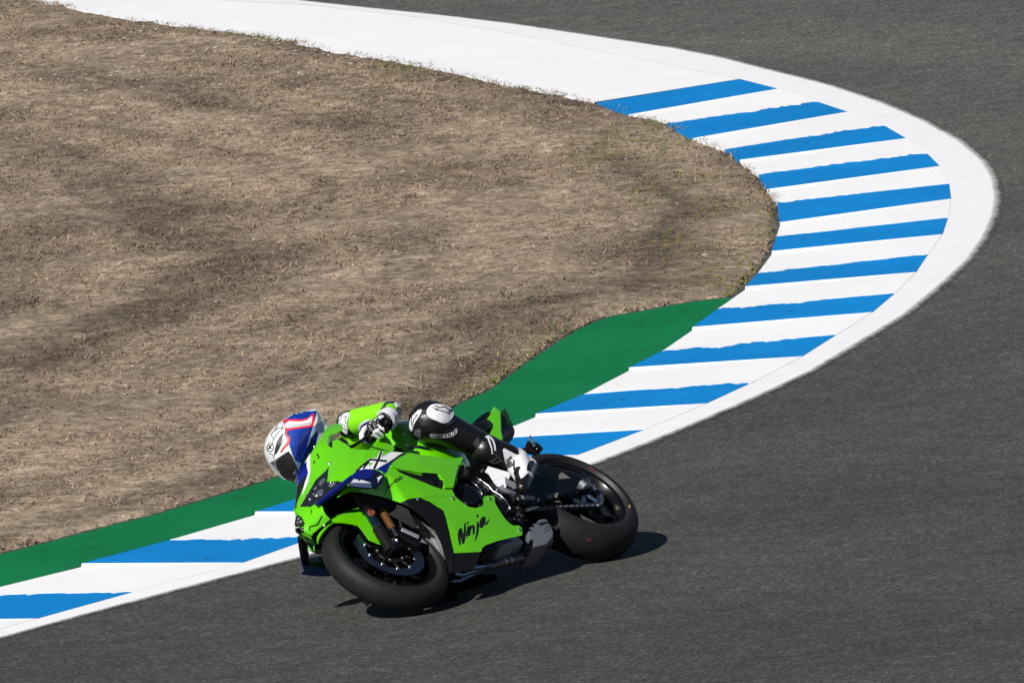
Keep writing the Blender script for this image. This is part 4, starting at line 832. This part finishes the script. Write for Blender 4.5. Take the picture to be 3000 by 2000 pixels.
# ================================================================== RIDER
PO = np.array([.36, -.12, .86]); person = bpy.data.objects.new('person', None); link(person); person.matrix_world = BM @ Matrix.Translation(Vector(PO)); OFF['person'] = PO
person.empty_display_size = .2
tag(person, 'rider in green and black leathers hanging off the lime motorcycle', 'person')
def cap_geo(a, b, ra, rb, base, n=16, m=5):
    a = np.asarray(a, float); b = np.asarray(b, float); x, y, d = frame_of(b - a); L = np.linalg.norm(b - a); V = []; F = []; pr = []
    for i in range(m + 1): t = math.pi / 2 * i / m; pr.append((-ra * math.cos(t), max(ra * math.sin(t), 1e-4)))
    for i in range(m + 1): t = math.pi / 2 * i / m; pr.append((L + rb * math.sin(t), max(rb * math.cos(t), 1e-4)))
    V, F = lathe_geo(pr, a, d, n, base); k = len(pr)
    F += [tuple(base + i for i in reversed(range(n))), tuple(base + (k - 1) * n + i for i in range(n))]
    return V, F
def fuse(name, caps, mats, parent, voxel=.009, smooth=4):
    """one continuous skin over tapered limbs; caps: (a, b, ra, rb, material index or function of t)"""
    V = []; F = []
    for c_ in caps: v, f = cap_geo(c_[0], c_[1], c_[2], c_[3], len(V)); V += v; F += f
    me = bpy.data.meshes.new(name); me.from_pydata([tuple(v) for v in V], [], F); o = bpy.data.objects.new(name, me); COL.objects.link(o)
    r = o.modifiers.new('r', 'REMESH'); r.mode = 'VOXEL'; r.voxel_size = voxel; s = o.modifiers.new('s', 'SMOOTH'); s.factor = .5; s.iterations = smooth
    dg_ = bpy.context.evaluated_depsgraph_get(); m2 = bpy.data.meshes.new_from_object(o.evaluated_get(dg_)); bpy.data.objects.remove(o); 
    n = len(m2.vertices); co = np.empty(n * 3); m2.vertices.foreach_get('co', co); co = co.reshape(-1, 3); fc = np.empty(len(m2.polygons) * 3); m2.polygons.foreach_get('center', fc); fc = fc.reshape(-1, 3)
    best = np.full(len(fc), 1e9); mi = np.zeros(len(fc), int)
    for a, b, ra, rb, mt in caps:
        a = np.asarray(a, float); b = np.asarray(b, float); ab = b - a; t = np.clip(((fc - a) @ ab) / (ab @ ab), 0, 1); d = np.linalg.norm(fc - (a + t[:, None] * ab), axis=1) - (ra + (rb - ra) * t)
        val = np.array([mt(q) for q in t]) if callable(mt) else np.full(len(fc), mt); k = d < best; best[k] = d[k]; mi[k] = val[k]
    for m_ in mats: m2.materials.append(m_)
    m2.polygons.foreach_set('material_index', mi.astype(np.int32)); m2.polygons.foreach_set('use_smooth', np.ones(len(fc), bool))
    bv = BVHTree.FromPolygons([Vector(q) for q in co.tolist()], [tuple(p.vertices) for p in m2.polygons])
    if parent is not None and parent.name in OFF: m2.vertices.foreach_set('co', (co - OFF[parent.name]).ravel())
    m2.update(); m2.name = name; ob = link(bpy.data.objects.new(name, m2), parent)
    if parent is not None and parent.name in OFF: OFF[ob.name] = OFF[parent.name]
    return ob, bv
def decal(name, px, mat, parent, bv, off=.0015, thick=.001, sp=4., rnd=0):
    poly = round_poly(px, rnd) if rnd else px; V, T = cdt(poly, sp); D = brays(V); P = np.zeros((len(V), 3)); N = np.zeros((len(V), 3)); ok = np.zeros(len(V), bool)
    for i, d in enumerate(D):
        h = bv.ray_cast(Vector(OB + d * 70), Vector(d), 30)
        if h[0] is None:
            # beyond the outline: nearest point of the surface to the ray
            best = None
            for t in np.linspace(78, 83, 60):
                q = bv.find_nearest(Vector(OB + d * t))
                if q[0] is not None and (best is None or q[3] < best[3]): best = q
            h = best; 
            if h is None or h[3] > .03: continue
        P[i] = h[0]; n_ = np.array(h[1]); N[i] = n_ if n_ @ d < .25 else -n_; ok[i] = True
    if ok.sum() < 3: return None
    # smooth normals
    T = [f for f in T if all(ok[k] for k in f) and max(np.linalg.norm(P[f[0]] - P[f[1]]), np.linalg.norm(P[f[1]] - P[f[2]]), np.linalg.norm(P[f[2]] - P[f[0]])) < .06]
    if not T: return None
    par = list(range(len(V)))                      # keep one connected piece
    def find(a):
        while par[a] != a: par[a] = par[par[a]]; a = par[a]
        return a
    for f in T: par[find(f[0])] = find(f[1]); par[find(f[1])] = find(f[2])
    cnt = {}
    for f in T: k = find(f[0]); cnt[k] = cnt.get(k, 0) + 1
    top = max(cnt, key=cnt.get); T = [f for f in T if find(f[0]) == top]
    us = sorted({k for f in T for k in f}); mp = {k: i for i, k in enumerate(us)}; P, N = P[us], N[us]; T = [tuple(mp[k] for k in f) for f in T]
    for _ in range(3):
        S = N.copy()
        for f in T:
            s_ = N[f[0]] + N[f[1]] + N[f[2]]
            for k in f: S[k] += s_
        N = S / (np.linalg.norm(S, axis=1)[:, None] + 1e-9)
    T = [f if np.dot(np.cross(P[f[1]] - P[f[0]], P[f[2]] - P[f[0]]), N[f[0]]) > 0 else f[::-1] for f in T]
    v, f, k = shell(P + N * off, N, T, thick); return mk(name, v, f, mat, parent, True, None, k)
def lerp(a, b, t): return np.asarray(a) * (1 - t) + np.asarray(b) * t
def solve_y(px, target, dist, y0, y1):
    ys = np.linspace(y0, y1, 120); P = np.array([pt(px, y) for y in ys]); return P[np.argmin(np.abs(np.linalg.norm(P - target, axis=1) - dist))]
# ---- joints
gm = lerp(GA, GB, .58); WR = gm + np.array([-.078, .012, .020])
EL = solve_y(G_([(1640, 350)])[0], WR, .235, .10, .34)
SHL = solve_y(G_([(420, 700)])[0], EL, .30, -.15, .12)
KN = pt(Z2([(455, 345)])[0], .262); AN = pt(Z2([(1500, 800)])[0], .205)
SHR = SHL + np.array([-.06, -.38, -.05]); CH = lerp(SHL, SHR, .5) + np.array([-.13, 0, -.03]); NK = lerp(SHL, SHR, .48) + np.array([.04, 0, .03])
PE = np.array([.33, -.19, .885]); HL, HR = PE + np.array([.03, .10, -.02]), PE + np.array([.02, -.10, -.03])
KR = np.array([.70, -.47, .70]); AR = np.array([.40, -.235, .46]); ERt = np.array([.74, -.46, .93]); WRR = WR * np.array([1, -1, 1])
arm = lambda t: 0
caps = [(PE, lerp(PE, CH, .5) + (0, 0, .0), .135, .130, 1), (lerp(PE, CH, .5), CH, .130, .140, 0), (CH, SHL + (-.05, -.06, -.03), .10, .066, 0), (CH, SHR + (-.02, .05, -.02), .12, .09, 0), (CH, NK, .10, .07, 1), (SHL, lerp(SHL, EL, .16), .062, .062, lambda t: 1), (lerp(SHL, EL, .15), lerp(SHL, EL, .92), .062, .054, 0),
        (lerp(SHL, EL, .9), EL, .054, .051, lambda t: 0 if t < .35 else 1), (EL, WR, .051, .038, lambda t: 1), (SHR, ERt, .085, .065, 0), (ERt, WRR, .056, .04, 1),
        (HL, lerp(HL, KN, .92), .105, .092, 1), (KN, KN + (-.02, 0, 0), .098, .095, 1), (KN, lerp(KN, AN, .42) + (0, 0, -.012), .088, .070, 1), (lerp(KN, AN, .42) + (0, 0, -.012), AN + (0, 0, -.005), .070, .052, 1), (PE, HL, .13, .11, 1), (PE, HR, .13, .11, 1), (HR, KR, .105, .088, 1), (KR, AR, .08, .055, 1)]
body, bbv = fuse('body', caps, [LGREEN, LBLACK, LWHITE, GREYL], person, .010)
# ---- leathers: guards and trims on the near side
decal('shoulder_guard', G_([(150, 560), (240, 470), (300, 430), (400, 395), (455, 395), (462, 440), (400, 600), (385, 720), (405, 850), (380, 965), (340, 960), (230, 860), (170, 700)]), LWHITE, person, bbv, .009, .010, 3., 1)
star = lambda cx, cy, r, a0=0., k=.42: [(cx + (r if i % 2 == 0 else r * k) * math.cos(a0 + math.pi * i / 5), cy + (r if i % 2 == 0 else r * k) * math.sin(a0 + math.pi * i / 5)) for i in range(10)]
sg = bbv
for st_ in (stroke([(160, 600), (240, 560), (260, 470), (310, 520), (400, 490)], 14), stroke([(400, 490), (345, 580), (380, 690)], 14), stroke([(170, 600), (240, 690), (270, 790), (390, 850)], 14), stroke([(290, 690), (370, 770)], 12)): decal('star_line', G_(st_), DECK, person, bbv, .0105, .001, 3.)
decal('sleeve_trim', G_([(672, 920), (690, 790), (730, 700), (850, 610), (1025, 535), (1000, 600), (860, 670), (770, 740), (735, 830), (718, 930)]), LWHITE, person, bbv, .002, .001, 3.)
decal('sleeve_patch', G_([(720, 930), (738, 830), (775, 745), (860, 675), (1000, 605), (985, 680), (900, 760), (830, 850), (800, 900)]), LBLUE, person, bbv, .002, .001, 3.)
decal('elbow_stretch', G_([(1340, 310), (1360, 230), (1420, 180), (1495, 150), (1450, 250), (1430, 320)]), GREYL, person, bbv, .002, .001, 3.)
decal('elbow_panel', G_([(1450, 300), (1500, 150), (1600, 122), (1700, 130), (1740, 190), (1790, 250), (1740, 330), (1680, 400), (1600, 340), (1500, 320)]), LGREEN, person, bbv, .003, .002, 3.)
decal('elbow_guard', G_([(1705, 105), (1760, 98), (1840, 150), (1890, 240), (1870, 250), (1800, 235), (1740, 170)]), LWHITE, person, bbv, .006, .005, 3., 1)
decal('knee_slider', Z2([(415, 250), (420, 205), (450, 165), (490, 140), (550, 135), (640, 150), (720, 190), (745, 230), (752, 270), (730, 310), (690, 345), (640, 365), (590, 360), (520, 330), (450, 300)]), LWHITE, person, bbv, .016, .018, 3., 1)
decal('knee_cup', Z2([(200, 400), (210, 330), (240, 270), (290, 215), (330, 195), (362, 195), (350, 235), (310, 300), (270, 360), (245, 420), (240, 465), (215, 450)]), LWHITE, person, bbv, .010, .010, 3., 1)
decal('knee_pad', Z2([(250, 490), (270, 455), (310, 438), (345, 470), (345, 540), (310, 545), (270, 520)]), GREYL, person, bbv, .006, .005, 3.)
for st_ in (stroke([(510, 160), (570, 185), (640, 170)], 12), stroke([(640, 170), (670, 205), (735, 210)], 10), stroke([(735, 210), (680, 225), (680, 250)], 10), stroke([(680, 250), (620, 225), (520, 205)], 11), stroke([(490, 175), (510, 195), (560, 200)], 10)): decal('star_line', Z2(st_), DECK, person, bbv, .0175, .001, 3.)
for st_ in (stroke([(300, 210), (250, 260), (310, 260)], 11), stroke([(310, 260), (260, 320), (240, 400)], 11), stroke([(240, 260), (230, 380)], 8)): decal('star_line', Z2(st_), DECK, person, bbv, .0115, .001, 3.)
decal('knee_seam', Z2(stroke([(680, 390), (735, 360), (770, 350), (795, 315)], 8)), LWHITE, person, bbv, .003, .001, 3.)
# script lettering along the shin
wl_ = [[(490, 510), (465, 515), (462, 535), (490, 540), (495, 510), (500, 545)], [(512, 500), (518, 548)], [(530, 560), (532, 515), (555, 515), (555, 540), (535, 542)], [(572, 515), (575, 545)], [(590, 545), (592, 515), (612, 520), (614, 545)], [(632, 520), (660, 515), (636, 535), (662, 535)], [(700, 510), (678, 512), (690, 525), (705, 528), (684, 538)], [(715, 495), (728, 530)], [(740, 490), (758, 485), (764, 515), (745, 522), (740, 492)], [(776, 515), (772, 480), (790, 472)], [(815, 440), (792, 450), (800, 470), (820, 475), (795, 492)]]
for st_ in wl_: decal('shin_letter', Z2(stroke(st_, 7)), LWHITE, person, bbv, .003, .001, 4.)
decal('shin_letter_outline', Z2(stroke([(455, 520), (480, 558), (560, 560), (700, 552), (760, 540), (820, 490), (822, 440)], 5)), LWHITE, person, bbv, .0028, .001, 4.)
decal('calf_stretch', Z2([(1040, 640), (1070, 590), (1110, 560), (1120, 620), (1165, 600), (1185, 660), (1170, 720), (1120, 770), (1060, 800), (1090, 700)]), GREYL, person, bbv, .002, .001, 3.)
# ---- boots
H_ = crop(1300, 1280, 4.127)
HE, TO, BA = pt(H_([(1035, 345)])[0], .215), pt(H_([(945, 605)])[0], .225), pt(H_([(965, 470)])[0], .218); AN2 = pt(H_([(880, 285)])[0], .21)
B0 = pt(H_([(490, 150)])[0], .222)
bcaps = [(B0, lerp(B0, AN2, .75), .068, .063, lambda t: 1), (lerp(B0, AN2, .75), AN2, .062, .057, 0), (AN2, BA, .060, .046, 0), (AN2, HE, .052, .038, 0), (HE, BA, .036, .042, 0), (BA, TO, .042, .026, lambda t: 0 if t < .25 else 1), (HE + (-.004, 0, -.012), TO + (-.012, 0, -.006), .030, .022, 1)]
boot, tbv = fuse('boot', bcaps, [LWHITE, LBLACK], person, .006, 3)
boot.location = (0, 0, 0)
decal('boot_front', H_([(715, 125), (800, 175), (880, 215), (1000, 245), (1060, 285), (1080, 310), (1060, 400), (1000, 450), (950, 505), (900, 490), (860, 480), (800, 430), (770, 370), (740, 300), (722, 200)]), LWHITE, boot, tbv, .003, .003, 3., 1)
decal('ankle_cup', Z2([(1605, 1060), (1602, 1010), (1625, 965), (1665, 955), (1692, 965), (1670, 1000), (1668, 1060), (1690, 1120), (1660, 1130), (1620, 1095)]), LBLACK, boot, tbv, .0055, .003, 3., 1)
decal('heel_cup', Z2([(1760, 1010), (1770, 920), (1800, 880), (1840, 875), (1858, 900), (1840, 970), (1800, 1025)]), LBLACK, boot, tbv, .006, .004, 3., 1)
decal('ankle_strap', Z2([(1480, 940), (1500, 890), (1545, 870), (1585, 905), (1588, 945), (1540, 960)]), GREYL, boot, tbv, .007, .005, 3.)
tube('strap_pull', [pt(Z2([(1500, 880)])[0], .27), pt(Z2([(1555, 825)])[0], .262)], .006, GREYL, boot, 8)
for st_ in (stroke([(1190, 540), (1240, 560), (1270, 640), (1290, 700), (1300, 780)], [8, 20, 18, 14, 14]), stroke([(1200, 525), (1260, 545), (1310, 600), (1330, 660), (1340, 735)], [8, 14, 18, 18, 18])): decal('boot_stripe', Z2(st_), LWHITE, boot, tbv, .003, .002, 3.)
for st_ in (stroke([(1260, 880), (1320, 870), (1370, 820)], 9), stroke([(1320, 780), (1380, 800), (1410, 860)], 8), stroke([(1280, 900), (1350, 905), (1430, 870)], 7)): decal('boot_crease', Z2(st_), GREYL, boot, tbv, .002, .003, 3.)
rb_caps = [(lerp(KR, AR, .45), AR, .068, .058, 1), (AR, AR + (-.03, 0, -.04), .055, .046, 0), (AR + (-.03, 0, -.04), AR + (.15, .0, -.11), .045, .03, 0)]
fuse('boot', rb_caps, [LWHITE, LBLACK], person, .008, 3)
# ---- gloves
d_ = (GB - GA) / np.linalg.norm(GB - GA); e1 = np.array([1., 0, 0]); e1 -= d_ * (e1 @ d_); e1 /= np.linalg.norm(e1); e2 = np.cross(d_, e1); e2 = e2 if e2[2] > 0 else -e2
def glove(s):
    m_ = np.array([1, s, 1]); c_ = []; L = np.linalg.norm(GB - GA)
    def hp(t, u, v): return (GA + d_ * (t * L) + e1 * u + e2 * v) * m_
    for k, (t, ln) in enumerate(((.38, 1.), (.535, 1.08), (.69, 1.02), (.835, .86))):
        r = (.0132, .0136, .0130, .0118)[k]
        if k == 0: path = [(t, -.012, .036), (t - .03, .036, .030), (t - .05, .066, .010), (t - .06, .078, -.014)]
        else: path = [(t, -.012, .037), (t, .034 * ln, .026), (t, .038 * ln, -.010), (t + .005, .012, -.034)]
        P = [hp(*q) for q in path]
        for i in range(3): c_.append((P[i], P[i + 1], r, r * .94, 1 if (i == 1 and k > 0) else 0))
    for t in (.40, .535, .67, .80): c_.append((hp(t, -.012, .036), WR * m_ + d_ * m_ * (t - .6) * .05,   .019, .024, 1))
    c_.append((WR * m_ + (.01, 0, -.01), hp(.34, -.020, -.006), .020, .013, 0)); c_.append((hp(.34, -.020, -.006), hp(.22, .004, -.026), .0125, .011, 0)); c_.append((hp(.22, .004, -.026), hp(.14, .022, -.024), .011, .0095, 0))
    W2 = WR * m_; E2 = EL * m_ if s > 0 else ERt; c_.append((W2, lerp(W2, E2, .30), .040, .052, lambda t_: 0 if t_ > .25 else 1))
    return fuse('glove', c_, [LWHITE, LBLACK], person, .0034, 2)
gl, gbv = glove(1); glove(-1)
decal('knuckle_guard', G_([(1260, 690), (1310, 560), (1400, 500), (1520, 500), (1620, 560), (1690, 700), (1660, 850), (1560, 970), (1440, 980), (1330, 900), (1270, 800)]), BLACKP, gl, gbv, .006, .006, 3., 1)
decal('glove_mark', G_([(1250, 695), (1310, 740), (1350, 790), (1400, 800), (1432, 915), (1380, 870), (1300, 830), (1290, 790), (1265, 750)]), LWHITE, gl, gbv, .0075, .001, 3.)
decal('glove_cuff', G_([(1180, 480), (1250, 400), (1330, 350), (1450, 320), (1560, 340), (1650, 400), (1710, 560), (1715, 740), (1660, 900), (1600, 980), (1555, 900), (1620, 800), (1660, 680), (1620, 540), (1540, 440), (1440, 400), (1330, 420), (1230, 490)]), LWHITE, gl, gbv, .008, .005, 3., 1)
# ---- helmet
Fh = -.70 * RIGHT_B - .63 * UP_B + .30 * TO_B; Fh /= np.linalg.norm(Fh); Uh = -.64 * RIGHT_B + .76 * UP_B; Uh -= Fh * (Uh @ Fh); Uh /= np.linalg.norm(Uh); Lh = np.cross(Uh, Fh)
HC = pt(Z1([(500, 690)])[0], -.16)
def helm(th, ph, k=1.):
    f, l, u_ = math.cos(ph) * math.cos(th), math.cos(ph) * math.sin(th), math.sin(ph)
    e_ = 2.25; ax = (.146 if f > 0 else .178, .128, .136 if u_ > 0 else .142)
    r = (abs(f / ax[0]) ** e_ + abs(l / ax[1]) ** e_ + abs(u_ / ax[2]) ** e_) ** (-1 / e_)
    r *= 1 + .10 * max(0, f) * max(0, -u_ - .15) + .13 * math.exp(-((u_ - .36) / .15) ** 2 - (l / .55) ** 4) * (1 if f < 0 else 0)
    return HC + k * r * (f * Fh + l * Lh + u_ * Uh)
nu, nv = 72, 40; V = [helm(2 * math.pi * i / nu, -1.1 + (math.pi / 2 + 1.1) * j / (nv - 1) * .9999) for i in range(nu) for j in range(nv)]
F = [(i * nv + j, ((i + 1) % nu) * nv + j, ((i + 1) % nu) * nv + j + 1, i * nv + j + 1) for i in range(nu) for j in range(nv - 1)]; F.append(tuple(i * nv for i in reversed(range(nu))))
helmet = mk('helmet', V, F, SHELLW, person); hbv = BVHTree.FromPolygons([Vector(q) for q in V], F)
V2 = [helm(2 * math.pi * i / 60, R(-62) + R(20) * j / 5, .9) for i in range(60) for j in range(6)]
hd = lambda n_, p, m_, o=.0012, rnd=0, sp=4.: decal(n_, Z1(p), m_, helmet, hbv, o, .001, sp, rnd)
hd('blue_field', [(305, 325), (390, 268), (470, 222), (560, 208), (775, 200), (768, 300), (700, 520), (640, 690), (560, 900), (470, 860), (415, 700), (380, 560), (345, 490), (360, 440), (350, 400)], HBLUE)
hd('red_outline', [(305, 337), (345, 316), (600, 318), (650, 298), (725, 236), (738, 262), (730, 398), (690, 418), (500, 444), (405, 460), (378, 484), (372, 520), (408, 560), (415, 605), (392, 662), (340, 705), (290, 772), (282, 745), (345, 655), (372, 600), (340, 505), (355, 440), (338, 400), (345, 345)], RED, .002)
hd('white_horn', [(352, 375), (400, 342), (560, 347), (640, 327), (708, 272), (714, 292), (703, 372), (680, 394), (420, 434), (378, 442), (350, 412)], SHELLW, .0028)
hd('horn_grey', [(358, 415), (500, 385), (640, 365), (700, 352), (690, 385), (560, 408), (420, 434), (380, 440)], pm('helmet_grey', (.42, .42, .44), .4), .0034)  # grey lower part of the horn graphic
hd('lower_blue', [(640, 700), (705, 560), (760, 470), (800, 480), (760, 640), (690, 820), (610, 1010), (530, 1010), (560, 900)], pm('helmet_navy', (.004, .012, .07), .35, 0, .4), .0014)
hd('rear_shell', [(778, 222), (815, 290), (862, 405), (872, 470), (810, 500), (745, 480), (760, 400), (794, 305)], pm('helmet_silver', (.20, .21, .25), .35, .2, .3), .0018)
hd('rear_stripe', [(772, 232), (792, 305), (740, 440), (700, 560), (640, 700), (650, 640), (705, 470)], SHELLW, .002)
hd('dark_vent', [(328, 492), (272, 558), (236, 620), (212, 715), (198, 805), (240, 760), (285, 680), (325, 592), (308, 560)], DECK, .002)
hd('vent_inner', [(300, 535), (255, 600), (240, 660), (262, 650), (300, 590)], GREYL, .0028)
th_ = [(150 + 44 * math.cos(a) + 6 * math.sin(a), 692 + 54 * math.sin(a) - 14 * math.cos(a)) for a in np.linspace(0, 2 * math.pi, 25)]
hd('logo_ring', stroke(th_[:13], 9), DECK, .0022); hd('logo_ring', stroke(th_[12:], 9), DECK, .0022)
hd('logo_letter', stroke([(142, 662), (134, 705), (118, 718)], 12), DECK, .0022); hd('logo_letter', stroke([(172, 655), (150, 675), (148, 702), (170, 700)], 12), DECK, .0022)
for c_ in ([(250, 395), (210, 460), (160, 520)], [(210, 460), (270, 430), (350, 440)], [(160, 520), (190, 580), (180, 640)], [(280, 470), (230, 520), (190, 580)], [(130, 770), (180, 790), (205, 850)], [(345, 375), (365, 400), (350, 470)], [(300, 360), (320, 400), (290, 470)]): hd('crack_line', stroke(c_, 8), DECK, .0016, sp=6.)
hd('visor', [(140, 900), (200, 885), (300, 822), (402, 752), (440, 800), (520, 1000), (480, 1270), (420, 1300), (260, 1130), (140, 970)], VISOR, .004)
hd('visor_rim', stroke([(160, 893), (215, 868), (310, 800), (400, 745)], 12), DECK, .0055)

# ---- marks on the rear tyre
ty = [c for c in rw.children if c.name.startswith('tyre')][0]; vb = [tuple(v.co) for v in ty.data.vertices]; tb = BVHTree.FromPolygons(vb, [tuple(p.vertices) for p in ty.data.polygons])
TRED = pm('tyre_red_mark', (.25, .01, .03), .6); TYEL = pm('tyre_yellow_mark', (.35, .22, .04), .6)
decal('tyre_mark', B_([(795, 1192), (840, 1200), (870, 1222), (830, 1216)]), TRED, rw, tb, .0012, .001, 2.)
decal('tyre_mark', B_([(815, 240), (850, 255), (890, 278), (918, 300), (890, 305), (850, 280)]), pm('tyre_dull_red', (.08, .012, .02), .6), rw, tb, .0012, .001, 2.)
decal('tyre_dot', B_([(1348, 760), (1362, 752), (1375, 772), (1370, 795), (1355, 792)]), TYEL, rw, tb, .0012, .001, 2.)
